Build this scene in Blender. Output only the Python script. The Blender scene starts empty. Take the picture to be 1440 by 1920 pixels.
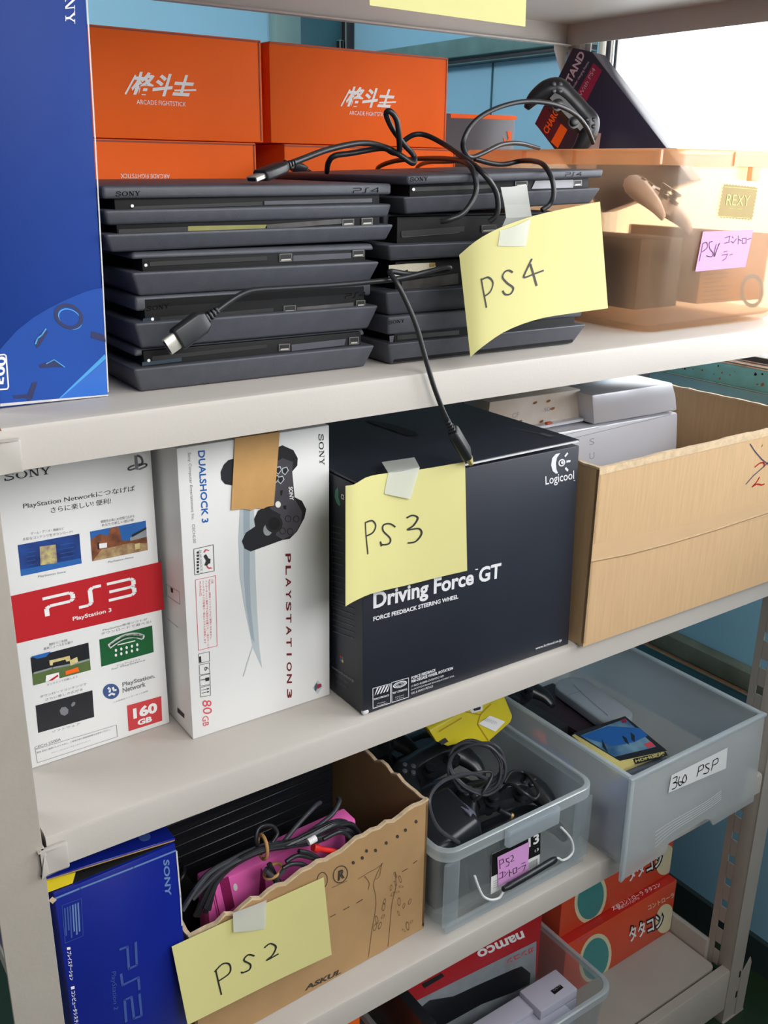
import bpy, bmesh, math, random
from mathutils import Vector, Matrix
random.seed(7)
SC = bpy.context.scene
COL = SC.collection
V3 = Vector
# ------------------------------------------------------------------ camera, light, exposure
CAM = V3((-0.17310323, -0.78136428, 1.54984057))
FPX = 1813.14169                      # focal length in pixels of the 1440 x 1920 frame
RX = V3((0.81797456, -0.57507971, 0.01417512))
RY = V3((-0.18218185, -0.28234526, -0.94185504))
RZ = V3((0.54564401, 0.76783102, -0.33572033))
cd = bpy.data.cameras.new('camera')
cam = bpy.data.objects.new('camera', cd); COL.objects.link(cam)
cam.matrix_world = Matrix(((RX[0], -RY[0], -RZ[0], CAM[0]), (RX[1], -RY[1], -RZ[1], CAM[1]), (RX[2], -RY[2], -RZ[2], CAM[2]), (0, 0, 0, 1)))
cd.sensor_fit = 'VERTICAL'; cd.sensor_height = 36.0; cd.lens = FPX / 1920 * 36.0
cd.clip_start = 0.02; cd.clip_end = 60
SC.camera = cam
SC.view_settings.view_transform = 'Standard'; SC.view_settings.look = 'None'
SC.view_settings.exposure = 0.0; SC.view_settings.gamma = 1.0
try: SC.view_settings.use_curve_mapping = False
except Exception: pass
SC.cycles.max_bounces = 12; SC.cycles.transparent_max_bounces = 32; SC.cycles.transmission_bounces = 12
SC.cycles.use_denoising = True

w = bpy.data.worlds.new('overcast_sky'); SC.world = w; w.use_nodes = True
nt = w.node_tree; nt.nodes.clear()
tcn = nt.nodes.new('ShaderNodeTexCoord'); sep = nt.nodes.new('ShaderNodeSeparateXYZ')
mr = nt.nodes.new('ShaderNodeMapRange'); bg = nt.nodes.new('ShaderNodeBackground'); wo = nt.nodes.new('ShaderNodeOutputWorld')
nt.links.new(tcn.outputs['Generated'], sep.inputs[0]); nt.links.new(sep.outputs['X'], mr.inputs['Value'])
mr.inputs['From Min'].default_value = 0.0; mr.inputs['From Max'].default_value = 0.75
mr.inputs['To Min'].default_value = 0.29; mr.inputs['To Max'].default_value = 5.0
nt.links.new(mr.outputs[0], bg.inputs['Strength']); bg.inputs['Color'].default_value = (1.0, 0.972, 0.95, 1)
nt.links.new(bg.outputs[0], wo.inputs[0])

def area(name, loc, target, sx, sy, power, col=(1, 1, 1)):
    l = bpy.data.lights.new(name, 'AREA'); l.shape = 'RECTANGLE'; l.size = sx; l.size_y = sy
    l.energy = power; l.color = col
    o = bpy.data.objects.new(name, l); COL.objects.link(o); o.location = loc
    o.rotation_euler = (V3(target) - V3(loc)).to_track_quat('-Z', 'Y').to_euler()
    return o
kl = area('ceiling_lamp', (0.5, -1.7, 2.25), (0.5, 0.0, 1.38), 1.3, 0.8, 8.2, (1, 0.985, 0.965)); kl.data.spread = math.radians(95)
area('rear_fill_light', (-0.8, 1.2, 2.45), (1.38, 0.9, 1.5), 1.0, .5, 20, (1, 0.97, 0.95))  # added fill to brighten the blue walls, no known lamp back there
area('window_daylight', (1.75, -0.2, 1.75), (0.7, 0.5, 1.3), 1.6, .9, 28, (0.97, 0.97, 1.0))

# ------------------------------------------------------------------ geometry helpers
def at(px, py, ax, val):
    """point where the line of sight through a pixel of the photograph meets the plane axis=val"""
    d = RX * ((px - 720) / FPX) + RY * ((py - 960) / FPX) + RZ
    return CAM + d * ((val - CAM[ax]) / d[ax])
def dirpx(px, py): return RX * ((px - 720) / FPX) + RY * ((py - 960) / FPX) + RZ
def proj(p):
    q = p - CAM; z = q.dot(RZ)
    return (720 + FPX * q.dot(RX) / z, 960 + FPX * q.dot(RY) / z)

class Surf:
    """a face of a thing, measured in metres (s,t); P(s,t) is the point in the room"""
    def __init__(self, P, st0=(0.05, 0.05)):
        self.P = P; self.st0 = st0
    def inv(self, px, py):
        s, t = self.st0; e = 1e-4
        for _ in range(12):
            a = proj(self.P(s, t)); b = proj(self.P(s + e, t)); c = proj(self.P(s, t + e))
            j = ((b[0] - a[0]) / e, (c[0] - a[0]) / e, (b[1] - a[1]) / e, (c[1] - a[1]) / e)
            det = j[0] * j[3] - j[1] * j[2]
            if abs(det) < 1e-9: break
            rx, ry = px - a[0], py - a[1]
            s += (rx * j[3] - ry * j[1]) / det; t += (ry * j[0] - rx * j[2]) / det
            if abs(rx) + abs(ry) < 1e-3: break
        return s, t
    def nrm(self, s, t):
        e = 1e-3
        p = self.P(s, t); n = (self.P(s + e, t) - p).cross(self.P(s, t + e) - p).normalized()
        return n if n.dot(CAM - p) > 0 else -n
    lim = None                         # (x0, x1, z0, z1) of the face, print stops at its edge
    def q(self, s, t, eps=0.0004):
        p = self.P(s, t) + self.nrm(s, t) * eps
        if self.lim: p.x = min(max(p.x, self.lim[0]), self.lim[1]); p.z = min(max(p.z, self.lim[2]), self.lim[3])
        return p
def plane(O, U, W):
    O = V3(O); U = V3(U).normalized(); W = V3(W).normalized()
    return Surf(lambda s, t: O + U * s + W * t)

class MB:
    def __init__(self): self.v = []; self.f = []; self.m = []; self.mats = []
    def mi(self, mat):
        if mat not in self.mats: self.mats.append(mat)
        return self.mats.index(mat)
    def add(self, vs, fs, mat):
        o = len(self.v); self.v += [V3(p) for p in vs]; k = self.mi(mat)
        for f in fs: self.f.append([o + i for i in f]); self.m.append(k)
        return self
    def box(self, x0, x1, y0, y1, z0, z1, mat, M=None):
        vs = [V3((x, y, z)) for z in (z0, z1) for y in (y0, y1) for x in (x0, x1)]
        if M: vs = [M @ p for p in vs]
        return self.add(vs, [(0, 2, 3, 1), (4, 5, 7, 6), (0, 1, 5, 4), (2, 6, 7, 3), (0, 4, 6, 2), (1, 3, 7, 5)], mat)
    def hexa(self, bot, top, mat):            # four bottom points, four top points in the same turn
        return self.add(list(bot) + list(top), [(3, 2, 1, 0), (4, 5, 6, 7), (0, 1, 5, 4), (1, 2, 6, 5), (2, 3, 7, 6), (3, 0, 4, 7)], mat)
    def prism(self, poly, d, mat):            # polygon of 3d points pushed along d
        n = len(poly); d = V3(d); a = [V3(p) for p in poly]
        return self.add(a + [p + d for p in a], [list(range(n))[::-1], list(range(n, 2 * n))] + [(i, (i + 1) % n, n + (i + 1) % n, n + i) for i in range(n)], mat)
    def loft(self, rings, mat, cap0=True, cap1=True, closed=True):
        n = len(rings[0]); vs = [p for r in rings for p in r]; fs = []
        for k in range(len(rings) - 1):
            for i in range(n if closed else n - 1):
                j = (i + 1) % n; fs.append((k * n + i, k * n + j, (k + 1) * n + j, (k + 1) * n + i))
        if cap0: fs.append(list(range(n))[::-1])
        if cap1: fs.append([(len(rings) - 1) * n + i for i in range(n)])
        return self.add(vs, fs, mat)
    def tube(self, pts, r, mat, n=8, sub=5):
        pts = smooth([V3(p) for p in pts], sub) if sub else [V3(p) for p in pts]
        rings = []; up = V3((0, 0, 1)); prev = None
        for i, p in enumerate(pts):
            d = (pts[min(i + 1, len(pts) - 1)] - pts[max(i - 1, 0)])
            d = d.normalized() if d.length > 1e-9 else V3((1, 0, 0))
            if prev is None:
                a = d.cross(up if abs(d.z) < .95 else V3((1, 0, 0))).normalized()
            else:
                a = (prev - d * prev.dot(d)); a = a.normalized() if a.length > 1e-6 else d.orthogonal().normalized()
            prev = a; b = d.cross(a); rr = r[min(i, len(r) - 1)] if isinstance(r, (list, tuple)) else r
            rings.append([p + (a * math.cos(2 * math.pi * k / n) + b * math.sin(2 * math.pi * k / n)) * rr for k in range(n)])
        return self.loft(rings, mat)
    def lathe(self, prof, mat, M, n=20):
        rings = [[M @ V3((r * math.cos(2 * math.pi * k / n), r * math.sin(2 * math.pi * k / n), z)) for k in range(n)] for r, z in prof]
        return self.loft(rings, mat)
    def build(self, name, parent=None, bevel=0, seg=2, ang=35, sharp=40, label=None):
        me = bpy.data.meshes.new(name)
        M = wmat(parent).inverted() if parent else Matrix.Identity(4)
        me.from_pydata([M @ p for p in self.v], [], self.f)
        for mt in self.mats: me.materials.append(mt)
        me.polygons.foreach_set('material_index', self.m)
        me.validate()
        if bevel:
            bm = bmesh.new(); bm.from_mesh(me)
            bmesh.ops.remove_doubles(bm, verts=bm.verts, dist=1e-6)
            es = [e for e in bm.edges if len(e.link_faces) == 2 and e.calc_face_angle(0) > math.radians(ang)]
            bmesh.ops.bevel(bm, geom=es, offset=bevel, segments=seg, profile=.5, affect='EDGES', clamp_overlap=True)
            bm.to_mesh(me); bm.free()
        me.polygons.foreach_set('use_smooth', [True] * len(me.polygons))
        me.set_sharp_from_angle(angle=math.radians(sharp)); me.update()
        o = bpy.data.objects.new(name, me); COL.objects.link(o)
        if parent: o.parent = parent
        if label: o['label'] = label
        return o

def wmat(o): return (wmat(o.parent) @ o.matrix_parent_inverse @ o.matrix_basis) if o.parent else o.matrix_basis.copy()
def smooth(p, sub=6):
    out = []
    for i in range(len(p) - 1):
        a = p[max(i - 1, 0)]; b = p[i]; c = p[i + 1]; d = p[min(i + 2, len(p) - 1)]
        for k in range(sub):
            t = k / sub
            out.append(0.5 * ((2 * b) + (c - a) * t + (2 * a - 5 * b + 4 * c - d) * t * t + (3 * b - a - 3 * c + d) * t ** 3))
    out.append(p[-1].copy()); return out
def rrect(x0, x1, y0, y1, z, r, n=5):
    out = []
    for cx, cy, a0 in ((x1 - r, y0 + r, -90), (x1 - r, y1 - r, 0), (x0 + r, y1 - r, 90), (x0 + r, y0 + r, 180)):
        for k in range(n + 1):
            a = math.radians(a0 + 90 * k / n); out.append(V3((cx + r * math.cos(a), cy + r * math.sin(a), z)))
    return out
def thing(name, label, cat, loc=(0, 0, 0), rz=0, group=None):
    o = bpy.data.objects.new(name, None); COL.objects.link(o)
    o.empty_display_size = .05
    M = Matrix.Translation(V3(loc)) @ Matrix.Rotation(rz, 4, 'Z'); o.matrix_world = M
    o['label'] = label; o['category'] = cat
    if group: o['group'] = group
    return o
def tag(o, label, cat, group=None):
    o['label'] = label; o['category'] = cat
    if group: o['group'] = group
    return o
def struct(o): o['kind'] = 'structure'; return o

# ---- print on faces
_tc = {}
def glyphs(s, bold):
    k = (s, bold)
    if k not in _tc:
        c = bpy.data.curves.new('t', 'FONT'); c.body = s; c.resolution_u = 3; c.offset = bold
        o = bpy.data.objects.new('t', c); me = bpy.data.meshes.new_from_object(o)
        vs = [v.co.copy() for v in me.vertices]; fs = [list(p.vertices) for p in me.polygons]
        bpy.data.objects.remove(o); bpy.data.curves.remove(c); bpy.data.meshes.remove(me)
        x0 = min(v.x for v in vs); x1 = max(v.x for v in vs); y0 = min(v.y for v in vs); y1 = max(v.y for v in vs)
        _tc[k] = ([((v.x - x0) / (x1 - x0 + 1e-9), (v.y - y0) / (y1 - y0 + 1e-9)) for v in vs], fs)
    return _tc[k]
def stamp(mb, S, vs, fs, a, b, c, mat, eps=.0004):
    sa = S.inv(*a); sb = S.inv(*b); sc = S.inv(*c)
    mb.add([S.q(sa[0] + i * (sb[0] - sa[0]) + j * (sc[0] - sa[0]), sa[1] + i * (sb[1] - sa[1]) + j * (sc[1] - sa[1]), eps) for i, j in vs], fs, mat)
def tx(mb, S, s, a, b, c, mat, bold=0.0, eps=.0004):
    vs, fs = glyphs(s, bold); stamp(mb, S, vs, fs, a, b, c, mat, eps)
def _rib(p, w):
    vs = []; fs = []
    for i in range(len(p) - 1):
        d = (p[i + 1][0] - p[i][0], p[i + 1][1] - p[i][1]); L = math.hypot(*d) or 1e-9
        n = (-d[1] / L * w / 2, d[0] / L * w / 2); k = len(vs)
        vs += [(p[i][0] + n[0], p[i][1] + n[1]), (p[i][0] - n[0], p[i][1] - n[1]), (p[i + 1][0] - n[0], p[i + 1][1] - n[1]), (p[i + 1][0] + n[0], p[i + 1][1] + n[1])]
        fs.append((k, k + 1, k + 2, k + 3))
    return vs, fs
def ln(mb, S, pts, w, mat, eps=.0005, sm=0):
    """a stroke of width w metres drawn on a face"""
    if sm: pts = [(v.x, v.y) for v in smooth([V3((x, y, 0)) for x, y in pts], sm)]
    st = [S.inv(*p) for p in pts]; vs, fs = _rib(st, w)
    for s, t in st[1:-1] if len(st) > 2 else []:
        k = len(vs); vs += [(s + w / 2 * math.cos(a * math.pi / 3), t + w / 2 * math.sin(a * math.pi / 3)) for a in range(6)]; fs.append(list(range(k, k + 6)))
    mb.add([S.q(s, t, eps) for s, t in vs], fs, mat)
def rc(mb, S, pts, mat, eps=.0003):
    mb.add([S.q(*S.inv(*p), eps) for p in pts], [list(range(len(pts)))], mat)
def el(mb, S, c, ax, bx, mat, eps=.0004, n=24, ring=0):
    """ellipse: centre and two half axes given by pixel offsets; ring = inner share for a hoop"""
    pt = [(c[0] + ax[0] * math.cos(2 * math.pi * k / n) + bx[0] * math.sin(2 * math.pi * k / n), c[1] + ax[1] * math.cos(2 * math.pi * k / n) + bx[1] * math.sin(2 * math.pi * k / n)) for k in range(n)]
    if not ring: rc(mb, S, pt, mat, eps); return
    pi = [(c[0] + (x - c[0]) * ring, c[1] + (y - c[1]) * ring) for x, y in pt]
    vs = [S.q(*S.inv(*p), eps) for p in pt + pi]
    mb.add(vs, [(i, (i + 1) % n, n + (i + 1) % n, n + i) for i in range(n)], mat)
# serif wordmark drawn by hand: boxes and curves in a 0..1 frame, letters 1 wide each
def serif_word():
    vs = []; fs = []
    def quad(*p): k = len(vs); vs.extend(p); fs.append((k, k + 1, k + 2, k + 3))
    def bar(x0, y0, x1, y1): quad((x0, y0), (x1, y0), (x1, y1), (x0, y1))
    # S
    pts = [(.86, .72), (.80, .90), (.50, .97), (.20, .90), (.16, .74), (.34, .60), (.66, .47), (.86, .32), (.80, .12), (.50, .03), (.20, .10), (.12, .28)]
    p = [(v.x, v.y) for v in smooth([V3((x, y, 0)) for x, y in pts], 4)]
    v2, f2 = _rib(p, .13); k = len(vs); vs += v2; fs += [[k + i for i in f] for f in f2]
    bar(.80, .66, .90, 1.0); bar(.08, 0, .18, .34)
    # O
    n = 24
    k = len(vs)
    for j in range(n):
        a = 2 * math.pi * j / n; vs.append((1.62 + .52 * math.cos(a), .5 + .5 * math.sin(a))); vs.append((1.62 + .34 * math.cos(a), .5 + .42 * math.sin(a)))
    for j in range(n): a = k + 2 * j; b = k + 2 * ((j + 1) % n); fs.append((a, b, b + 1, a + 1))
    # N
    bar(2.38, 0, 2.46, 1); bar(3.02, 0, 3.10, 1); quad((2.34, 1), (2.56, 1), (3.10, 0), (2.92, 0))
    bar(2.26, 0, 2.58, .07); bar(2.24, .93, 2.5, 1); bar(2.90, .93, 3.22, 1)
    # Y
    quad((3.36, 1), (3.56, 1), (3.86, .42), (3.70, .42)); quad((4.06, 1), (4.16, 1), (3.86, .42), (3.74, .42))
    bar(3.70, 0, 3.86, .45); bar(3.58, 0, 3.98, .07); bar(3.28, .93, 3.66, 1); bar(3.92, .93, 4.26, 1)
    return [(x / 4.26, y) for x, y in vs], fs
SERIF = serif_word()
def sony(mb, S, a, b, c, mat, eps=.0004): stamp(mb, S, SERIF[0], SERIF[1], a, b, c, mat, eps)
def strokes(lines, w):
    vs = []; fs = []
    for p in lines:
        v2, f2 = _rib(p, w); k = len(vs); vs += v2; fs += [[k + i for i in f] for f in f2]
    return vs, fs
PSX = {'P': [[(0, .95), (.85, .95), (.95, .85), (.95, .6), (.85, .5), (.2, .5), (.08, .4), (.08, 0)]],
       'S': [[(1.9, .95), (1.62, .95), (1.52, .85), (1.52, .15), (1.42, .05), (1.1, .05)]],
       '4': [[(2.95, 0), (2.95, .95), (2.15, .3), (3.1, .3)]],
       '3': [[(2.1, .95), (2.9, .95), (3.0, .85), (3.0, .6), (2.9, .5), (2.15, .5)], [(2.9, .5), (3.0, .4), (3.0, .15), (2.9, .05), (2.1, .05)]],
       '2': [[(2.1, .95), (2.95, .95), (2.95, .5), (2.15, .5), (2.15, .05), (3.0, .05)]]}
def pslogo(mb, S, d, a, b, c, mat, w=.12, eps=.0004):
    vs, fs = strokes(PSX['P'] + PSX['S'] + PSX[d], w)
    stamp(mb, S, [(x / 3.05, y) for x, y in vs], fs, a, b, c, mat, eps)

# ------------------------------------------------------------------ materials
def lin(c):
    return tuple(((x / 255) / 12.92 if x / 255 <= .04045 else ((x / 255 + .055) / 1.055) ** 2.4) for x in c) + (1,)
def mat(name, rgb, rough=.5, metal=0, var=.06, scale=20, bump=0, bscale=200, spec=.5, rgb2=None, stretch=None, coat=0, emit=0):
    m = bpy.data.materials.new(name); m.use_nodes = True; n = m.node_tree; b = n.nodes['Principled BSDF']
    b.inputs['Roughness'].default_value = rough; b.inputs['Metallic'].default_value = metal
    b.inputs['Specular IOR Level'].default_value = spec; b.inputs['Coat Weight'].default_value = coat
    c1 = lin(rgb); c2 = lin(rgb2) if rgb2 else tuple(max(0, x * (1 - var)) for x in c1[:3]) + (1,)
    if var or rgb2 or bump:
        tc = n.nodes.new('ShaderNodeTexCoord'); src = tc.outputs['Object']
        if stretch:
            mp = n.nodes.new('ShaderNodeMapping'); mp.inputs['Scale'].default_value = stretch; n.links.new(src, mp.inputs[0]); src = mp.outputs[0]
        no = n.nodes.new('ShaderNodeTexNoise'); no.inputs['Scale'].default_value = scale; no.inputs['Detail'].default_value = 5
        n.links.new(src, no.inputs['Vector'])
        cr = n.nodes.new('ShaderNodeValToRGB'); cr.color_ramp.elements[0].position = .35; cr.color_ramp.elements[1].position = .68
        cr.color_ramp.elements[0].color = c2; cr.color_ramp.elements[1].color = c1
        n.links.new(no.outputs['Fac'], cr.inputs[0]); n.links.new(cr.outputs[0], b.inputs['Base Color'])
        if bump:
            n2 = n.nodes.new('ShaderNodeTexNoise'); n2.inputs['Scale'].default_value = bscale; n2.inputs['Detail'].default_value = 3; n.links.new(src, n2.inputs['Vector'])
            bp = n.nodes.new('ShaderNodeBump'); bp.inputs['Strength'].default_value = bump; bp.inputs['Distance'].default_value = .002
            n.links.new(n2.outputs['Fac'], bp.inputs['Height']); n.links.new(bp.outputs[0], b.inputs['Normal'])
    else: b.inputs['Base Color'].default_value = c1
    return m
def plastic(name, tint, solid, clear, blur=0.0, gloss=.05):
    """milky see-through moulded plastic: a clear share, a share that scatters, a little gloss"""
    m = bpy.data.materials.new(name); m.use_nodes = True; n = m.node_tree; n.nodes.clear(); L = n.links
    out = n.nodes.new('ShaderNodeOutputMaterial')
    tr = n.nodes.new('ShaderNodeBsdfTransparent'); tr.inputs[0].default_value = lin(tint)
    tl = n.nodes.new('ShaderNodeBsdfTranslucent'); tl.inputs[0].default_value = lin(solid)
    df = n.nodes.new('ShaderNodeBsdfDiffuse'); df.inputs[0].default_value = lin(solid)
    gl = n.nodes.new('ShaderNodeBsdfGlossy'); gl.inputs['Roughness'].default_value = .25
    no = n.nodes.new('ShaderNodeTexNoise'); no.inputs['Scale'].default_value = 9; tc = n.nodes.new('ShaderNodeTexCoord'); L.new(tc.outputs['Object'], no.inputs['Vector'])
    m1 = n.nodes.new('ShaderNodeMixShader'); m1.inputs[0].default_value = .5; L.new(tl.outputs[0], m1.inputs[1]); L.new(df.outputs[0], m1.inputs[2])
    ma = n.nodes.new('ShaderNodeMath'); ma.operation = 'MULTIPLY_ADD'; L.new(no.outputs['Fac'], ma.inputs[0]); ma.inputs[1].default_value = .08; ma.inputs[2].default_value = clear - .04
    m3 = n.nodes.new('ShaderNodeMixShader'); L.new(ma.outputs[0], m3.inputs[0]); L.new(m1.outputs[0], m3.inputs[1])
    if blur:
        rf = n.nodes.new('ShaderNodeBsdfRefraction'); rf.inputs['Color'].default_value = lin(tint); rf.inputs['IOR'].default_value = 1.02; rf.inputs['Roughness'].default_value = .25
        m2 = n.nodes.new('ShaderNodeMixShader'); m2.inputs[0].default_value = blur; L.new(tr.outputs[0], m2.inputs[1]); L.new(rf.outputs[0], m2.inputs[2]); L.new(m2.outputs[0], m3.inputs[2])
    else: L.new(tr.outputs[0], m3.inputs[2])
    m4 = n.nodes.new('ShaderNodeMixShader'); m4.inputs[0].default_value = gloss; L.new(m3.outputs[0], m4.inputs[1]); L.new(gl.outputs[0], m4.inputs[2])
    L.new(m4.outputs[0], out.inputs[0]); return m
STEEL = mat('steel_paint', (190, 184, 177), .45, 0, .05, 6, .05, 300)
STEEL2 = mat('steel_paint_worn', (172, 165, 156), .5, 0, .08, 12, .08, 200)
RUST = mat('rust', (150, 92, 50), .9, 0, .4, 120)
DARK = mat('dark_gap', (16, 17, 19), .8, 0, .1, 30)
BLUEWALL = mat('blue_wall_paint', (150, 206, 234), .6, 0, .06, 3, .06, 60)
TEALG = mat('green_grey_paint', (128, 160, 158), .6, 0, .1, 14)
TEALD = mat('dark_teal_paint', (62, 112, 124), .55, 0, .15, 9)
TEALRUST = mat('chipped_teal_paint', (112, 178, 186), .55, 0, 0, 38, .2, 60, rgb2=(106, 164, 170))
BEAMP = mat('grey_green_beam_paint', (104, 146, 146), .6, 0, .25, 18)
OLIVE = mat('dirty_olive_paint', (120, 128, 112), .7, 0, .3, 22)
SILL = mat('rusty_sill_track', (205, 190, 176), .7, 0, 0, 30, rgb2=(150, 100, 78))
ALU = mat('brown_aluminium', (58, 56, 62), .4, .3, .1, 20)
CREAM = mat('cream_paint', (226, 224, 212), .6, 0, .04, 8)
DRAB = mat('drab_wall_paint', (120, 114, 106), .8, 0, .1, 5)
CEIL = mat('ceiling_paint', (225, 224, 218), .8, 0, .04, 5)
FLOOR = mat('green_floor', (44, 66, 42), .35, 0, .3, 5)
BLACKPL = mat('matt_black_plastic', (74, 76, 85), .5, 0, .14, 90, .12, 900)
BLACKPL2 = mat('gloss_black_plastic', (30, 32, 37), .3, 0, .1, 30)
SLOT = mat('slot_black', (12, 12, 14), .5, 0, .1, 40)
CORD = mat('cable_rubber', (34, 35, 39), .38, 0, .1, 60)
METAL = mat('plug_metal', (196, 192, 182), .3, .35, .1, 80)
WHITE = mat('white_card', (233, 234, 234), .35, 0, .03, 5)
WHITEP = mat('white_print', (236, 236, 236), .5, 0, 0)
INK = mat('black_print', (40, 40, 44), .6, 0, 0)
GREYINK = mat('grey_print', (120, 122, 128), .6, 0, 0)
MARK = mat('marker_ink', (44, 43, 40), .6, 0, .1, 300)
NOTE = mat('yellow_paper', (208, 202, 136), .7, 0, .03, 7, .04, 40)
PINKN = mat('pink_sticky_paper', (222, 160, 222), .7, 0, .03, 9)
KRAFT = mat('kraft_card', (205, 170, 128), .75, 0, .10, 30, .12, 90, stretch=(7, 7, .5))
KRAFT2 = mat('kraft_card_dark', (178, 142, 98), .75, 0, .12, 14, .1, 120)
KRAFTE = mat('kraft_torn_edge', (222, 196, 160), .85, 0, .25, 90, .4, 120)
KTAPE = mat('brown_paper_tape', (204, 158, 98), .55, 0, .08, 60)
ORANGE = mat('orange_card', (252, 106, 30), .65, 0, .06, 6, .05, 20, .2)
ORANGED = mat('orange_card_edge', (150, 58, 34), .5, 0, .15, 20)
RED = mat('red_print', (186, 22, 34), .4, 0, 0)
REDC = mat('red_card', (196, 42, 34), .4, 0, .10, 6)
TAIKO = mat('vermilion_card', (214, 78, 46), .4, 0, .10, 8)
def tape_mat():
    m = plastic('adhesive_tape', (252, 252, 250), (244, 246, 242), .30); return m
TAPE = tape_mat()
# ------------------------------------------------------------------ the room
S1, S2, S3, S4 = 1.35263, 0.96329, 0.56954, 0.13
WX, WY = 1.38, 1.6
m = MB(); m.box(-1.6, 3.2, -3.2, 2.2, -.05, 0, FLOOR); struct(m.build('floor'))
m = MB(); m.box(-1.6, 1.5, -1.2, 2.0, 2.62, 2.7, CEIL); struct(m.build('ceiling'))
m = MB(); m.box(-1.6, 1.5, WY, WY + .1, 0, 2.62, BLUEWALL); struct(m.build('wall_back'))
m = MB(); m.box(-1.7, -1.6, -1.4, 1.7, 0, 2.62, DRAB); struct(m.build('wall_left'))
m = MB()
m.box(WX, WX + .1, -3.2, WY, 0, 1.20, BLUEWALL); m.box(WX, WX + .1, -3.2, WY, 2.05, 2.62, BLUEWALL)
m.box(WX, WX + .1, .70, WY, 1.20, 2.05, BLUEWALL); m.box(WX, WX + .1, -3.2, -1.7, 1.20, 2.05, BLUEWALL)
m.box(WX - .004, WX, 1.0085, 1.011, 1.25, 1.785, TEALD)
struct(m.build('wall_right'))
# window with frosted pane in the right wall
GL = plastic('frosted_pane', (252, 254, 255), (245, 248, 250), .75)
m = MB(); m.box(WX + .012, WX + .016, -1.7, .66, 1.22, 2.05, GL)
wroot = struct(m.build('window_1'))
m = MB()
for y0, y1, mt, dx in ((.690, .700, CREAM, .0), (.671, .687, ALU, .02), (.656, .666, ALU, .03), (-.55, -.52, ALU, .02)):
    m.box(WX + .004 + dx * .2, WX + .016, y0, y1, 1.22, 2.05, mt)
m.box(WX + .004, WX + .02, -1.7, .70, 2.02, 2.05, ALU); m.box(WX + .004, WX + .02, -1.7, .70, 1.2245, 1.238, ALU)
m.build('window_frame', wroot, .002)
m = MB(); m.box(WX - .03, WX + .05, -1.7, .72, 1.183, 1.221, TEALRUST); m.box(WX - .034, WX - .03, -1.7, .72, 1.181, 1.184, RUST)
for k in range(46):
    y = random.uniform(-.1, .7); z = random.uniform(1.187, 1.218); s = random.choice((.001, .0015, .002, .003))
    pts = [V3((WX - .0303, y + s * random.uniform(.6, 1.6) * math.cos(a * .9), z + s * random.uniform(.5, 1.5) * math.sin(a * .9))) for a in range(7)]
    m.add(pts, [tuple(range(7))], random.choice((RUST, DARK, RUST)))
m.box(WX - .03, WX + .045, -1.7, .70, 1.221, 1.224, SILL); m.box(WX - .03, WX - .02, -1.7, .70, 1.224, 1.227, RUST)
struct(m.build('trim_1', None, .001))
m = MB(); m.box(WX - .05, WX, .70, WY, 1.785, 1.822, BEAMP); m.box(WX - .035, WX, .70, WY, 1.772, 1.785, ALU); struct(m.build('trim_2', None, .002))
m = MB(); m.box(WX - .03, WX, -3.0, WY, .61, .648, OLIVE); m.box(WX - .04, WX, -3.0, WY, .565, .61, TEALD); m.box(WX - .042, WX - .03, -3.0, WY, .606, .611, RUST)
struct(m.build('trim_3', None, .003))
m = MB(); m.box(1.142, 1.214, WY - .035, WY, 0, 2.62, TEALG); m.box(1.214, 1.352, WY - .012, WY, 0, 2.62, TEALD); m.box(1.352, WX, WY - .03, WY, 0, 2.62, ALU)
m.box(1.334, 1.346, WY - .03, WY - .012, 1.72, 1.862, DARK); struct(m.build('trim_4', None, .002))
m = MB(); m.box(WX - .012, WX, -3.0, WY, 0, .075, mat('dark_green_base', (46, 62, 62), .6)); struct(m.build('baseboard_right'))

# ------------------------------------------------------------------ the shelving unit
rack = thing('shelving_unit', 'tall grey painted steel shelving unit holding all the game boxes and tubs', 'shelf', (.6, .3, 0))
def shelf_profile(x0, x1, z):
    z -= .0006; P = [(.014, -.038), (0, -.038), (0, -.006), (.0015, -.002), (.006, 0), (.594, 0), (.5985, -.002), (.6, -.006), (.6, -.038), (.586, -.038), (.586, -.0355),
         (.5975, -.0355), (.5975, -.0025), (.0025, -.0025), (.0025, -.0355), (.014, -.0355)]
    m = MB(); m.prism([V3((x0, y, z + dz)) for y, dz in P], (x1 - x0, 0, 0), STEEL)
    for xa in (x0 + .002, x1 - .0045): m.box(xa, xa + .0025, .004, .596, z - .037, z - .002, STEEL)
    return m
for z in (1.797, S1, S2, S3):
    sh = shelf_profile(.004, 1.196, z).build('shelf', rack, 0)
    if z < 1.7:
        m = MB(); m.box(-.004, .0215, -.0065, -.0005, z - .0392, z - .0105, STEEL); m.box(-.004, .002, -.0065, .03, z - .0392, z - .0105, STEEL)
        m.build('shelf_clip', sh, .002)
    if z == S1:
        m = MB(); m.add([V3((.0035, -.0006, z - .002)), V3((.009, -.0006, z - .004)), V3((.008, .004, z + .0006)), V3((.0035, .005, z + .0006))], [(0, 1, 2, 3)], RUST); m.build('rust_spot', sh)
m = MB()
m.prism([V3((0, y, z)) for y, z in ((0, .035), (0, .127), (.002, .13), (.018, .13), (.018, .126), (.003, .126), (.003, .039), (.03, .039), (.03, .035))], (1.2, 0, 0), STEEL2)
m.build('front_beam', rack)
m = MB(); m.loft([rrect(.012, 1.186, .0225, .585, z, .012) for z in (.117, .128, .1294)], STEEL2); m.build('bottom_shelf', rack, 0)
m = MB(); m.box(.0, 1.2, .02, .6, .10, .112, DARK); m.build('dark_gap_sheet', rack)  # dark sheet laid under the board so its gap shows black
for xa, xb in ((1.189, 1.2), (0, .011)):
    m = MB(); m.box(xa, xb, .05, .58, .10, .168, STEEL2); m.build('side_beam', rack, .002)
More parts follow.
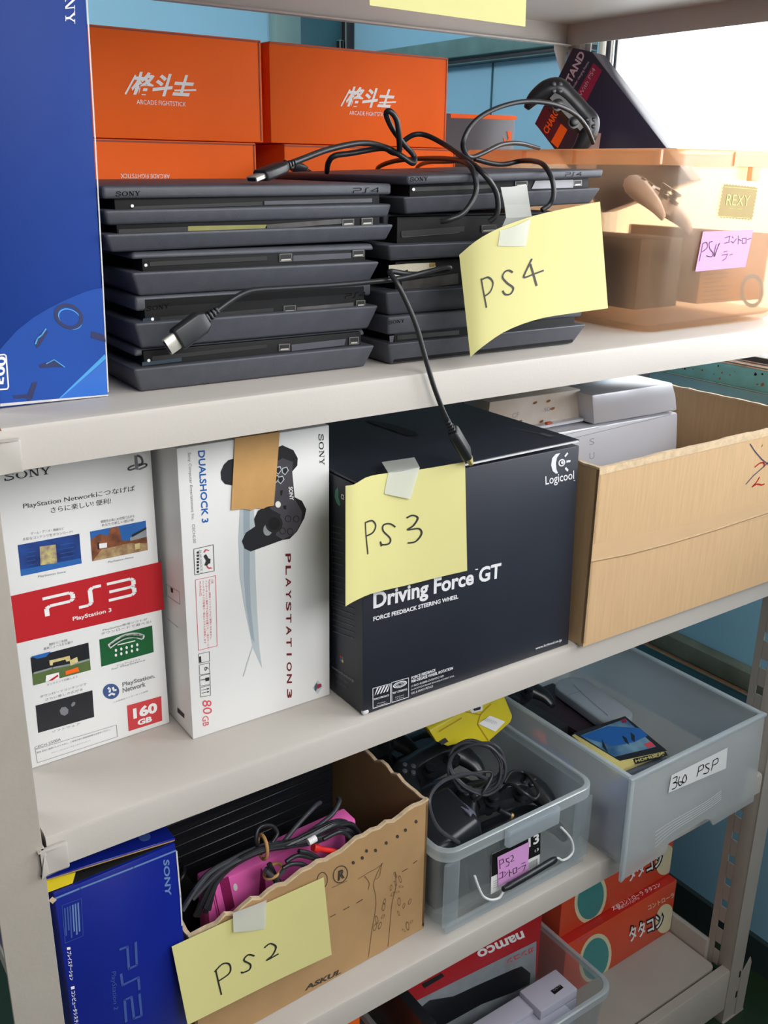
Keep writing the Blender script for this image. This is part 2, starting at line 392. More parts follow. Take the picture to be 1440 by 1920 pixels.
m = MB(); m.box(0, 1.2, .588, .6, .09, .168, STEEL2); m.build('back_beam', rack, .002)
def post(xi, sgn, yf, sy):
    """slotted angle post: inner plate at x=xi, face plate at y=yf"""
    m = MB(); xo = xi + sgn * .002; H = 2.3
    X = sorted((xi, xo)); ys = lambda a, b: sorted((yf + sy * a, yf + sy * b))
    for a, b in ((.0, .027), (.041, .055)): m.box(X[0], X[1], *ys(a, b), .002, H, STEEL2)
    z0 = .002
    for k in range(-4, 42):
        zc = .2124 + .0503 * k
        m.box(X[0], X[1], *ys(.027, .041), z0, zc - .008, STEEL2); z0 = zc + .008
    m.box(X[0], X[1], *ys(.027, .041), z0, H, STEEL2)
    F = sorted((xi, xi + sgn * (.040 if sgn > 0 else .046)))
    m.box(F[0], F[1], *ys(-.0015, .0008), .002, H, STEEL2)
    return m.build('post', rack, .0006, 1)
for xi, sg in ((1.2, 1), (0.0, -1)):
    post(xi, sg, 0.0, 1); post(xi, sg, .6, -1)
m = MB(); m.prism([V3((x, .604, z)) for x, z in ((1.2, 1.70), (1.2, 1.80), (1.165, 1.80), (1.172, 1.752))], (0, .003, 0), STEEL); m.build('gusset_plate', rack)
m = MB(); m.prism([V3((x, -.0035, z)) for x, z in ((1.236, .0), (1.262, .0), (1.264, .12), (1.258, .135), (1.236, .105))], (0, .002, 0), STEEL2)
m.box(1.2, 1.264, -.004, .05, 0, .004, STEEL2); m.build('foot_bracket', rack, .0005, 1)
m = MB()
for z in (.055, .105):
    m = MB(); m.box(1.2305, 1.2345, -.0022, -.001, z - .007, z + .008, DARK); m.build('bolt_slot', rack)

# ------------------------------------------------------------------ top shelf: blue box at the left
def card_box(name, root, O, ang, w, d, h, mt, lean=0.0, bev=.0012, narrow=0):
    """closed carton: O front-left-bottom corner, ang its turn about z; returns the front face"""
    U = V3((math.cos(ang), math.sin(ang), 0)); D = V3((-math.sin(ang), math.cos(ang), 0)); O = V3(O); T = V3((0, 0, h)) + U * lean
    m = MB(); b = [O, O + U * w, O + U * w + D * d, O + D * d]
    m.hexa(b, [b[0] + T, b[1] + T - U * narrow, b[2] + T - U * narrow, b[3] + T], mt); m.build(name, root, bev)
    return plane(O, U, T)
BLUEC = mat('blue_card', (22, 58, 138), .5, 0, .12, 4, spec=.2); BLUEL = mat('light_blue_print', (34, 78, 164), .5, 0, .12, 5, spec=.2); CYAN = mat('cyan_print', (70, 160, 226), .3, 0, .1, 9)
DKB = mat('dark_blue_print', (34, 44, 96), .35, 0, .2, 60); EDGEW = mat('white_card_edge', (214, 214, 216), .7, 0, .15, 90)
r = thing('console_box', 'tall blue printed console box standing on the top shelf at the left edge', 'box', (.06, .2, S1))
a0 = -.015; O = V3((.118, .0594, S1)) - V3((math.cos(a0), math.sin(a0), 0)) * .106
S = card_box('carton', r, O, a0, .106, .32, .395, BLUEC, .0105)
m = MB()
rc(m, S, [(0, 655), (30, 621), (60, 597), (88, 580), (115, 566), (140, 555), (160, 547), (178, 542), (192.5, 540), (202, 740), (0, 757)], BLUEL, .0003)
rc(m, S, [(196, 664), (199, 672), (114, 746), (110, 747)], CYAN, .0005)
rc(m, S, [(150, 715), (199, 673), (202, 740), (112, 747)], mat('bright_blue_print', (34, 104, 200), .3, 0, .1, 8), .0004)
el(m, S, (128.5, 593), (25, 14), (11, -20), DKB, .0006, 30, .74)
el(m, S, (131, 598), (21, 13), (9, -15), CYAN, .0005, 30, .9)
rc(m, S, [(64, 640), (84, 616), (90, 622), (76, 645), (69, 653)], DKB, .0006); ln(m, S, [(66, 645), (70, 634), (78, 628), (86, 616)], .0012, CYAN, .0008)
rc(m, S, [(73, 684), (100, 674), (121, 688), (98, 688), (75, 690)], DKB, .0006); ln(m, S, [(86, 682), (101, 674), (121, 688)], .0008, CYAN, .0008)
rc(m, S, [(24, 741), (52, 739), (60, 717), (70, 716), (60, 748), (52, 752), (50, 746), (26, 747)], DKB, .0006)
rc(m, S, [(171, 621), (196, 628), (198, 641), (170, 633)], DKB, .0006)
rc(m, S, [(0, 756.5), (202.5, 739.5), (203, 742), (0, 762)], EDGEW, .0006); ln(m, S, [(162.5, 0), (178, 260), (192, 520), (202.5, 735)], .0012, EDGEW, .0006)
m.build('box_art', r)
m = MB(); sony(m, S, (120.5, -64), (122.5, 47), (139, -66), WHITEP); m.build('wordmark', r)
m = MB(); ln(m, S, [(-40, 669), (8, 664.5), (11, 667), (15.5, 725), (13, 729), (-40, 733)], .0012, WHITEP, .0006); tx(m, S, '500', (-12, 722), (-6, 668), (6, 722), WHITEP, .03, .0006); m.build('capacity_badge', r)

# ------------------------------------------------------------------ orange joystick boxes at the back
YO = .385
def orange(label, x0, z0, h, flip=0, d=.2, w=.285, skew=0.0):
    r = thing('joystick_box', label, 'box', (x0 + w / 2, YO + d / 2, z0), 0, 'orange joystick boxes')
    m = MB(); b = [V3((x0, YO, z0)), V3((x0 + w, YO, z0)), V3((x0 + w - skew, YO + d, z0)), V3((x0, YO + d, z0))]
    m.hexa(b, [p + V3((0, 0, h)) for p in b], ORANGE); m.build('carton', r, .0015)
    m = MB(); m.box(x0 + .001, x0 + w - .001, YO - .0006, YO + .002, z0 + h - .003, z0 + h - .0012, ORANGED); m.box(x0 + w - .004, x0 + w - .0025, YO - .0006, YO, z0 + .002, z0 + h - .002, ORANGED)
    m.build('worn_edge', r)
    S = plane((x0, YO, z0), (1, 0, 0), (0, 0, 1)); m = MB()
    def loc(u, v): return proj(V3((x0 + (u if not flip else w - u), YO, z0 + (v if not flip else h - v))))
    tx(m, S, '格斗士', loc(.111, .048), loc(.186, .048), loc(.121, .073), WHITEP, .035)
    ln(m, S, [loc(.106, .048), loc(.120, .069)], .002, WHITEP); ln(m, S, [loc(.167, .055), loc(.195, .057)], .002, WHITEP)
    tx(m, S, 'ARCADE FIGHTSTICK', loc(.119, .038), loc(.181, .038), loc(.119, .043), WHITEP)
    m.build('box_print', r)
for x0, i in ((.174, 0), (.470, 1)):
    orange('%s orange joystick box with white lettering, topmost of its pile behind the consoles' % ('left' if not i else 'right'), x0, 1.5772, .118)
orange('upside-down orange joystick box under the left one of the top pair', .163, 1.4577, .1187, 1)
orange('orange joystick box under the right one of the top pair, top strip visible behind cables', .489, 1.4577, .1187, 0)
orange('orange joystick box at the very bottom of the left pile behind the consoles', .168, S1, .1046, 1)
orange('orange joystick box at the very bottom of the right pile behind the consoles', .485, S1, .1046, 0)
r = thing('accessory_box', 'dark grey box with an orange top stripe right of the orange boxes', 'box', (.9, .5, S1))
m = MB(); m.box(.79, .936, .44, .57, S1, 1.6268, mat('charcoal_card', (66, 64, 74), .5, 0, .1, 9)); m.build('carton', r, .001)
S = plane((.79, .44, S1), (1, 0, 0), (0, 0, 1)); m = MB()
rc(m, S, [(845, 213), (968, 217), (968, 225), (845, 221)], ORANGE); m.box(.79, .936, .44, .57, 1.6268, 1.6272, ORANGE); m.build('orange_stripe', r)
m = MB(); rc(m, S, [(950, 246), (958, 246), (958, 262), (952, 270), (948, 266), (953, 260)], ORANGE, .0006); rc(m, S, [(943, 256), (947, 262), (951, 268), (945, 267)], ORANGE, .0006); m.build('emblem', r)

# ------------------------------------------------------------------ black consoles
def frame(O, ang, roll=0): return Matrix.Translation(V3(O)) @ Matrix.Rotation(ang, 4, 'Z') @ Matrix.Rotation(-roll, 4, 'Y')
def slab(M, w, d, z0, z1, ib, it, mt, x0=0, y0=0):
    f = lambda i, z: [M @ V3(p) for p in ((x0 + i, y0 + i, z), (x0 + w - i, y0 + i, z), (x0 + w - i, y0 + d - i, z), (x0 + i, y0 + d - i, z))]
    m = MB(); m.hexa(f(ib, z0), f(it, z1), mt); return m
GLOSSP = mat('grey_gloss_strip', (86, 86, 94), .3, 0, .2, 40); SILVERSTRIP = mat('pale_grey_strip', (150, 150, 158), .3, 0, .15, 30)
NAVY = mat('navy_film', (28, 50, 66), .3, 0, .1, 30)
COREM = mat('recess_black', (13, 13, 16), .6, 0, .1, 30, spec=.25)
DUST = mat('dusty_black', (92, 90, 90), .8, 0, .4, 60)
USBF = mat('port_rim_grey', (112, 110, 108), .35, .3, .1, 60)
def usb(root, S, a, b):      # a upper-left, b lower-right pixel
    m = MB(); cx, cy = (a[0] + b[0]) / 2, (a[1] + b[1]) / 2
    sk = -(b[0] - a[0]) * .05
    rc(m, S, [(a[0], b[1]), (b[0], b[1] + sk), (b[0], a[1] + sk), (a[0], a[1])], USBF, .0010)
    i = 1.6; rc(m, S, [(a[0] + i, b[1] - i), (b[0] - i, b[1] - i + sk), (b[0] - i, a[1] + i + sk), (a[0] + i, a[1] + i)], SLOT, .0012)
    j = (b[1] - a[1]) * .36
    rc(m, S, [(a[0] + 3, cy + j), (b[0] - 3, cy + j + sk), (b[0] - 3, cy + j * .45 + sk), (a[0] + 3, cy + j * .45)], METAL, .0014)
    m.build('usb_port', root)
def console(label, O, ang, w, layers, d=.285, roll=0, grp='black game consoles', name='game_console', core_in=.008):
    M = frame(O, ang, roll); r = thing(name, label, 'game console', M @ V3((w / 2, d / 2, 0)), ang, grp)
    h = layers[-1][1]
    slab(M, w - 2 * core_in - .01, d - 2 * core_in - .004, .002, h - .002, 0, 0, COREM, core_in + .005, core_in).build('core', r, .001)
    nm = ['lower_shell', 'upper_shell', 'top_shell'] if len(layers) == 3 else ['lower_shell', 'upper_shell']
    fr = []
    for (z0, z1, ib, it, yo), n in zip(layers, nm):
        slab(M, w - 2 * abs(yo) * .5, d - yo, z0, z1, ib, it, BLACKPL, abs(yo) * .5, yo).build(n, r, .0028, 3)
        fr.append(plane(M @ V3((abs(yo) * .5 + ib, yo + ib, z0)), M.to_3x3() @ V3((1, 0, 0)), M.to_3x3() @ V3((it - ib, it - ib, z1 - z0)).normalized() if False else M.to_3x3() @ V3((0, it - ib, z1 - z0))))
    core = plane(M @ V3((core_in, core_in, 0)), M.to_3x3() @ V3((1, 0, 0)), M.to_3x3() @ V3((0, 0, 1)))
    return r, core, fr
def feature(root, name, S, pts, mt, eps=.0008):
    m = MB(); rc(m, S, pts, mt, eps); return m.build(name, root)
def dot(root, S, p):
    m = MB(); el(m, S, p, (3, 0), (0, 3), WHITEP, .0014, 10); m.build('indicator', root)
A = -.026
LOGO = mat('debossed_mark', (8, 8, 9), .8, 0, 0, spec=.1)
# left pile, bottom up
r, C, F = console('black slim console at the very bottom of the left pile', (.1402, .0515, S1), A, .260, [(0, .023, .008, .0, 0), (.032, .039, 0, .002, .011)], .27)
feature(r, 'disc_slot', C, [(285, 676), (500, 652), (500, 645), (285, 668)], SLOT); feature(r, 'label_film', C, [(266, 686), (340, 677), (340, 670), (266, 679)], NAVY)
dot(r, C, (278, 675.5)); usb(r, C, (522, 645), (543, 658)); usb(r, C, (654, 632), (672, 646)); feature(r, 'port_cover', C, [(546, 658), (645, 647), (648, 635), (546, 646)], GLOSSP)
r, C, F = console('black slim console second from the bottom in the left pile', (.1438, .0510, 1.3919), A, .260, [(0, .0244, .008, 0, 0), (.0335, .0465, .002, .002, .006)], .27)
feature(r, 'disc_slot', C, [(290, 602), (512, 584), (512, 577), (290, 595)], SLOT); feature(r, 'label_film', C, [(266, 607), (300, 604), (300, 594), (268, 597)], NAVY)
dot(r, C, (285, 598)); usb(r, C, (531, 573), (554, 587)); usb(r, C, (667, 563), (684, 575)); feature(r, 'port_cover', C, [(556, 588), (662, 578), (662, 567), (556, 576)], DUST)
m = MB(); sony(m, F[1], (274, 583.5), (317, 577.5), (274, 575), LOGO); m.build('wordmark', r)
m = MB(); pslogo(m, F[1], '4', (646, 560), (684, 556), (647, 550.5), LOGO, .1); m.build('logo', r)
r, C, F = console('black slim console third from the bottom in the left pile, under the big one', (.1447, .0510, 1.4387), A, .260, [(0, .0213, .008, 0, 0), (.032, .0382, 0, .002, .006)], .27)
feature(r, 'disc_slot', C, [(280, 499), (500, 488), (500, 480), (280, 491)], SLOT); dot(r, C, (272.5, 497)); usb(r, C, (523, 476), (547, 491)); usb(r, C, (660, 469), (682, 482))
feature(r, 'port_cover', C, [(549, 490), (658, 484), (658, 474), (549, 479)], GLOSSP)
r, C, F = console('wide three-layered black console on top of the left pile, with a yellow sticker strip', (.1245, .0520, 1.4772), -.02, .2985,
                  [(0, .0155, .006, 0, 0), (.0225, .0352, .004, .001, .0012), (.0440, .0545, .001, .001, .002)], .30, .010)
feature(r, 'disc_slot', C, [(249, 392.5), (491, 385), (491, 378), (249, 387)], SLOT); dot(r, C, (247, 386)); feature(r, 'lower_gap', C, [(222, 439), (352, 433), (352, 425), (222, 430)], SLOT)
feature(r, 'name_sticker', C, [(352, 436), (495, 430), (500, 421), (352, 424)], mat('faded_yellow_sticker', (136, 134, 76), .7, 0, .15, 40))
feature(r, 'port_cover', C, [(495, 384), (697, 379), (697, 372), (495, 377)], GLOSSP); feature(r, 'dust_strip', C, [(500, 430), (640, 419), (640, 410), (500, 421)], DUST)
usb(r, C, (641, 411), (663, 423)); usb(r, C, (677, 409), (698, 422))
m = MB(); sony(m, F[2], (216, 368), (263, 366.5), (216, 359.5), LOGO); m.build('wordmark', r)
m = MB(); pslogo(m, F[2], '4', (661, 362.5), (709, 361), (662, 352.5), LOGO, .1); m.build('logo', r)
# right pile, bottom up
A2 = -.02
r, C, F = console('black console with slanted front at the very bottom of the right pile', (.411, .0375, S1), A2, .288, [(0, .0236, .0105, 0, 0), (.032, .0515, .002, .0, .004)])
feature(r, 'disc_slot', C, [(744, 637), (860, 627), (860, 619), (744, 629)], SLOT); feature(r, 'pillar', C, [(727, 641), (733, 640), (735, 628), (726, 629)], GLOSSP, .004)
m = MB(); sony(m, F[1], (728, 608), (758, 604), (728, 602), LOGO); m.build('wordmark', r)
r, C, F = console('black console with cream port panel, second from the bottom in the right pile', (.4067, .0370, 1.4044), A2, .288, [(0, .025, .0105, 0, 0), (.049, .0555, .002, 0, .06)], core_in=.02)
feature(r, 'port_panel', C, [(726, 520), (760, 515), (815, 505), (812, 492), (760, 494), (726, 497)], mat('cream_metal', (206, 200, 178), .5, 0, .1, 60), .003)
feature(r, 'port_hole', C, [(756, 516), (761, 515), (761, 505), (756, 506)], SLOT, .004); feature(r, 'vent', C, [(752, 545), (858, 532), (858, 512), (752, 528)], DUST, .001)
feature(r, 'brass_contact', C, [(802, 500), (812, 499), (812, 492), (802, 493)], mat('brass_contact', (190, 160, 90), .4, .5, .2, 60), .004)
r, C, F = console('black console with open disc slot, third from the bottom in the right pile', (.4090, .0375, 1.4602), A2, .288, [(0, .0158, .008, 0, 0), (.0285, .0440, .002, 0, .034)], core_in=.018)
feature(r, 'disc_slot', C, [(752, 444), (870, 434), (870, 424), (752, 433)], SLOT); usb(r, C, (902, 422), (930, 436))
m = MB(); ln(m, C, [(752, 434), (752, 443), (755, 444.5), (860, 436)], .0006, GLOSSP, .0012); m.build('slot_trim', r)
r, C, F = console('black console on top of the right pile, tilted, pale strip in its front', (.4262, .0355, 1.5050), -.02, .277, [(0, .0170, .008, 0, 0), (.0285, .0372, .001, .0, -.004)], .28, .034)
feature(r, 'disc_slot', C, [(774, 359), (925, 353), (925, 346), (774, 351)], SLOT); dot(r, C, (774, 355)); feature(r, 'port_cover', C, [(996, 354), (1074, 352), (1074, 337), (1003, 339)], SILVERSTRIP)
usb(r, C, (965, 340), (988, 350)); usb(r, C, (1074, 338), (1090, 349))
m = MB(); sony(m, F[1], (768, 340), (802, 338.5), (768, 332.5), LOGO); m.build('wordmark', r)
m = MB(); pslogo(m, F[1], '4', (1059, 331), (1089, 329.5), (1060, 323.5), LOGO, .1); m.build('logo', r)
# ------------------------------------------------------------------ sheets of paper, tape, cords
def sheet(name, top, bot, W, H, mt, parent=None, nx=16, ny=10, th=.0004, mids=()):
    """a bent sheet: top and bottom edges through pixels at a given depth y; returns its face"""
    rows = [smooth([at(*p[:2], 1, p[2]) for p in row], 8) for row in (top,) + tuple(mids) + (bot,)]
    def pick(c, u):
        u = u * (len(c) - 1); i = int(max(0, min(len(c) - 2, math.floor(u)))); return c[i].lerp(c[i + 1], u - i)
    def P(s, t):
        k = t / H * (len(rows) - 1); i = int(max(0, min(len(rows) - 2, math.floor(k)))); return pick(rows[i], s / W).lerp(pick(rows[i + 1], s / W), k - i)
    S = Surf(P, (W / 2, H / 2)); m = MB()
    g = [[P(W * i / nx, H * j / ny) for i in range(nx + 1)] for j in range(ny + 1)]
    bk = [[p - S.nrm(W * i / nx, H * j / ny) * th for i, p in enumerate(r)] for j, r in enumerate(g)]
    n = nx + 1; vs = [p for r in g for p in r] + [p for r in bk for p in r]; o = n * (ny + 1)
    fs = [(j * n + i, j * n + i + 1, (j + 1) * n + i + 1, (j + 1) * n + i) for j in range(ny) for i in range(nx)]
    fs += [tuple(o + k for k in f[::-1]) for f in fs]
    rim = [i for i in range(n)] + [j * n + nx for j in range(1, ny + 1)] + [ny * n + i for i in range(nx - 1, -1, -1)] + [j * n for j in range(ny - 1, 0, -1)]
    fs += [(rim[k], rim[(k + 1) % len(rim)], o + rim[(k + 1) % len(rim)], o + rim[k]) for k in range(len(rim))]
    m.add(vs, fs, mt); return m.build(name, parent), S
def path(pts, dflt=None): return [at(p[0], p[1], 1, p[2] if len(p) > 2 else dflt) for p in pts]
def plug(root, a, b, width, n=None, thick=.011, shell=METAL, col=CORD, tip=.011):
    """cable plug: moulded grip from a (cable end) to b, metal shell past b"""
    a = V3(a); b = V3(b); d = (b - a).normalized(); s = V3(n) if n else d.cross(V3((0, 0, 1))).normalized(); s = (s - d * s.dot(d)).normalized(); u = s.cross(d)
    def ring(p, w, t): return [p + s * (w / 2 * x) + u * (t / 2 * y) for x, y in ((-1, -.6), (-.8, -1), (.8, -1), (1, -.6), (1, .6), (.8, 1), (-.8, 1), (-1, .6))]
    L = (b - a).length; m = MB()
    for k in range(4): m.loft([ring(a - d * (.004 * k + .0005), .0095 - .001 * k, .008 - .001 * k), ring(a - d * (.004 * k + .0032), .009 - .001 * k, .0075 - .001 * k)], col)
    g = m.build('strain_relief', root, .0006, 1)
    m = MB(); m.loft([ring(a, width * .7, thick * .9), ring(a + d * .006, width, thick), ring(b - d * .002, width, thick), ring(b, width * .94, thick * .92)], col)
    c = m.build('connector', root, .0008, 2)
    m = MB(); m.loft([ring(b, width * .72, thick * .5), ring(b + d * tip, width * .7, thick * .48)], shell); m.loft([ring(b + d * (tip + .0001), width * .55, thick * .3), ring(b + d * (tip + .0003), width * .55, thick * .3)], SLOT)
    m.build('metal_tip', c)
def cord(name, pts, r, root, mt=CORD, sub=7, n=10):
    m = MB(); m.tube(pts, r, mt, n, sub); return m.build(name, root)

# yellow signs
r = thing('paper_sign', 'yellow paper sign hand-lettered PS4, taped to the right console pile', 'sign', at(1000, 520, 1, -.01))
p, S = sheet('paper', [(861, 478, -.006), (895, 450, -.014), (940, 426, -.018), (1000, 405, -.020), (1060, 391, -.020), (1125, 378, -.018)],
             [(882, 670, -.030), (905, 650, -.034), (950, 620, -.035), (1010, 598, -.034), (1075, 587, -.031), (1140, 578, -.026)], .21, .148, NOTE, r)
m = MB(); W_ = .0024
for q in ([(902, 522), (906, 545), (912, 577)], [(902, 525), (915, 520), (924, 530), (919, 547), (907, 556)], [(961, 511), (954, 507), (946, 510), (942, 520), (951, 531), (962, 540), (957, 551), (947, 552), (942, 545)],
          [(997, 485), (989, 502), (982, 520), (1000, 514), (1019, 507)], [(994, 495), (1000, 515), (1006, 536)]): ln(m, S, q, W_, MARK, .0005, 5)
m.build('handwriting', r)
p, S = sheet('tape', [(939, 351, .0285), (960, 350, .0285), (988, 347, .0285)], [(934, 461, -.0215), (960, 462, -.0235), (986, 461, -.0245)], .03, .06, TAPE, r, 6, 12, .0003, ([(946, 384, .0300), (965, 384, .0300), (993, 383, .0300)], [(949, 408, .0205), (970, 408, .0190), (997, 405, .0175)], [(938, 432, -.0188), (965, 424, -.0213), (995, 410, -.0222)]))
r = thing('paper_sign', 'yellow paper sign hand-lettered PS3, taped to the black steering wheel box', 'sign', at(760, 1000, 1, -.002))
p, S = sheet('paper', [(648, 911, -.010), (665, 908, -.010), (690, 894, -.004), (728, 887, .0030), (790, 880, .0035), (872, 866, .0035)],
             [(648, 1137, -.014), (665, 1127, -.012), (700, 1112, -.006), (760, 1098, -.001), (820, 1083, .001), (876, 1070, .0015)], .17, .135, NOTE, r)
m = MB()
for q in ([(684.5, 979), (686, 1005), (689.5, 1039)], [(684, 980), (697, 976), (704, 985), (699, 998), (686, 1005)], [(741, 988), (731, 982), (719, 984), (718, 995), (731, 1009), (729, 1019), (716, 1021), (713, 1016), (715, 1024)],
          [(762, 971), (773, 966), (783, 971), (775, 985), (764, 993), (785, 991), (790, 1001), (779, 1015), (764, 1018)]): ln(m, S, q, .0019, MARK, .0005, 5)
m.build('handwriting', r)
sheet('tape', [(728, 887, .0020), (750, 884, .0020), (787, 877, .0020)], [(721, 926, -.0005), (745, 931, -.0005), (770, 936, -.0005)], .04, .03, TAPE, r, 6, 6)
m = MB(); m.prism([at(728, 887, 1, .002), at(787, 877, 1, .002), at(777, 858, 2, 1.2475), at(716, 867, 2, 1.2475)], (0, 0, .0004), TAPE); m.build('tape', r)
r = thing('paper_sign', 'yellow paper sign hand-lettered PS2, taped to the torn cardboard box', 'sign', at(470, 1780, 1, .02))
p, S = sheet('paper', [(322, 1775, .020), (400, 1739, .026), (500, 1693, .031), (607, 1645, .033)], [(352, 1922, .008), (420, 1888, .014), (520, 1838, .020), (622, 1790, .026)], .21, .13, NOTE, r)
m = MB()
for q in ([(404, 1818), (409, 1840), (415, 1865)], [(402, 1822), (417, 1807), (430, 1808), (430, 1824), (408, 1840)], [(477, 1792), (465, 1790), (457, 1800), (469, 1808), (467, 1818), (453, 1824)], [(495, 1777), (506, 1769), (517, 1775), (511, 1790), (500, 1800), (522, 1788)]): ln(m, S, q, .0023, MARK, .0005, 5)
el(m, S, (453, 1823), (2, 0), (0, 2), MARK); m.build('handwriting', r)
sheet('tape', [(437, 1712, .0245), (470, 1700, .0265), (500, 1688, .0285)], [(438, 1748, .0225), (468, 1746, .0245), (497, 1741, .0265)], .035, .03, TAPE, r, 5, 5)
r = thing('paper_sign', 'blank lower part of a yellow paper sign hanging from the uppermost shelf', 'sign', at(840, 10, 1, -.004))
a, b = at(693, 10, 1, -.004), at(985, 50, 1, -.004); k = 10; m = MB()
m.prism([a, b, b + V3((-.004, 0, .116)), a + V3((-.004, 0, .116))], (0, .0004, 0), NOTE); m.build('paper', r)
m = MB(); m.box((a.x + b.x) / 2 - .02, (a.x + b.x) / 2 + .02, -.0046, -.0042, a.z + .09, a.z + .135, TAPE); m.build('tape', r)

# ------------------------------------------------------------------ loose video cables
r = thing('video_cable', 'black video cable over the consoles whose two plugs dangle in front of the shelves', 'cable', at(600, 540, 1, .03))
pts = path([(376, 604, .026), (400, 588, .027), (430, 566, .028), (455, 551, .029), (480, 544, .030), (540, 540, .031), (620, 535, .031), (690, 529, .030), (750, 522, .024), (800, 510, .020), (838, 501, .022), (842, 505, .026), (820, 512, .029), (770, 514, .029), (735, 509, .027), (732, 513, .020),
            (745, 532, .010), (764, 570, .004), (782, 615, -.002), (796, 665, -.007), (812, 720, -.010), (830, 768, -.010), (844, 797, -.008)])
cord('cord', pts, .0027, r)
plug(r, at(385, 598, 1, .025), at(331, 638, 1, .022), .021, (.7, .1, .7), .012)
plug(r, at(848, 806, 1, -.008), at(876, 853, 1, -.003), .020, (.75, .55, -.25), .011, mat('gold_plug', (214, 196, 130), .3, .7, .1, 50))
r = thing('video_cable', 'black video cable with its plug lying on top of the wide left console', 'cable', at(650, 280, 1, .12))
cord('cord', path([(540, 309, .065), (570, 297, .075), (620, 279, .10), (680, 268, .12), (722, 276, .13), (752, 292, .12), (774, 306, .115), (776, 292, .12), (757, 270, .12), (735, 240, .115), (724, 214, .11), (732, 209, .105), (744, 226, .105), (748, 258, .11), (748, 285, .125), (736, 286, .13),
                   (716, 278, .14), (660, 287, .14), (628, 292, .14), (616, 304, .15), (613, 322, .18)]), .0030, r)
plug(r, at(532, 312, 1, .062), at(488, 330, 1, .055), .020, (.3, .9, .15), .010)
r = thing('video_cable', 'black video cable arching over the right pile of consoles, beside the knotted one', 'cable', at(860, 300, 1, .12))
cord('cord', path([(706, 325, .35), (712, 312, .33), (745, 301, .28), (800, 297, .20), (850, 299, .10), (881, 311, .036), (893, 345, .020), (888, 372, .018), (868, 400, .018), (842, 412, .022), (826, 415, .028)]), .0029, r)
cord('cord', path([(752, 268, .17), (775, 253, .16), (800, 254, .15), (835, 272, .12), (870, 296, .065), (903, 322, .022), (928, 355, .018), (934, 385, .017), (930, 405, .018), (917, 416, .022)]), .0029, r)
r = thing('video_cable', 'thin black cable looping from the consoles into the orange tub', 'cable', at(960, 240, 1, .15))
cord('cord', path([(1112, 268, .10), (1100, 240, .085), (1078, 214, .075), (1040, 196, .07), (990, 190, .07), (945, 198, .07), (905, 216, .07), (880, 240, .07), (868, 268, .07), (872, 286, .08), (884, 295, .09), (910, 285, .10), (940, 271, .12), (975, 269, .14), (1010, 278, .17)]), .0026, r)
cord('cord', path([(890, 298, .12), (920, 306, .12), (945, 308, .12), (975, 302, .11), (1000, 302, .075), (1019, 309, .034), (1033, 331, .016), (1038, 352, .011), (1037, 370, .010), (1030, 384, .012), (1016, 394, .013)]), .0028, r)
cord('cord', path([(778, 325, .36), (785, 311, .34), (805, 304, .29), (840, 303, .2), (880, 299, .115)]), .0026, r)
r = thing('video_cable', 'small black plug of a cable lying behind the wide left console', 'cable', at(565, 318, 1, .2))
plug(r, at(572, 320, 1, .345), at(548, 310, 1, .345), .018, (0, 1, .3), .014); cord('cord', path([(573, 320.5, .345), (580, 325, .35), (590, 328, .36)]), .0026, r)

# ------------------------------------------------------------------ translucent tubs
def tub(root, mt, base, top, z0, z1, rad, wall, rim_out, rim_h, foot=0, rmt=None):
    bx0, bx1, by0, by1 = base; tx0, tx1, ty0, ty1 = top
    def R(k, ins, z): 
        l = lambda a, b: a + (b - a) * k
        return rrect(l(bx0, tx0) + ins, l(bx1, tx1) - ins, l(by0, ty0) + ins, l(by1, ty1) - ins, z, max(.004, rad - ins * .6))
    zb = z0 + foot
    rings = [R(0, .012, z0), R(0, .004, z0 + .004 + foot), R(.05, 0, zb + .012), R(1, 0, z1)]
    rings += [R(1, wall, z1), R(.06, wall, zb + .014), R(0, .006 + wall, zb + .006 + wall)]
    m = MB(); m.loft(rings, mt, True, True); b = m.build('tub_body', root)
    rr = [R(1, .0003, z1 - rim_h), R(1, -rim_out, z1 - rim_h), R(1, -rim_out, z1 + .0005), R(1, -rim_out + .002, z1 + .002), R(1, wall + .0003, z1 + .002), R(1, wall + .0003, z1 - .001)]
    m = MB(); m.loft(rr, rmt or mt, False, False); m.build('rim', root); return b
ORIM = plastic('orange_rim_plastic', (254, 226, 196), (252, 206, 164), .45, 0, .08)
RPL = plastic('clear_rim_plastic', (244, 249, 252), (238, 246, 250), .45, 0, .14)
RPL2 = plastic('clear_base_plastic', (244, 249, 252), (232, 240, 246), .78, 0, .10)
OPL = plastic('orange_clear_plastic', (253, 239, 224), (244, 222, 196), .85, .25)
CPL = plastic('clear_plastic', (248, 250, 250), (228, 236, 240), .84, .12)
DPL = plastic('milky_plastic', (246, 248, 249), (242, 243, 242), .58, .35)
r = thing('storage_tub', 'translucent orange storage tub of controllers and cartons at the right end of the top shelf', 'tub', (.98, .2, S1))
TB = (.822, 1.10, .040, .380); TT = (.806, 1.145, .022, .400); ZR = 1.574
tub(r, OPL, TB, TT, S1, ZR, .026, .0022, .007, .017, 0, ORIM)
ST = plane((.822, .040, S1), (1, 0, 0), (0, -.018, ZR - S1))
m = MB(); m.box(.955, .972, .0125, .0200, ZR - .034, ZR - .017, ORIM); m.build('latch_tab', r, .001)
for px in (985, 1080):
    q = at(px, 275, 0, TT[0] - .0068); m = MB(); m.box(TT[0] - .0090, TT[0] - .0068, q.y - .003, q.y + .003, ZR - .016, ZR, OPL); m.build('rim_rib', r)
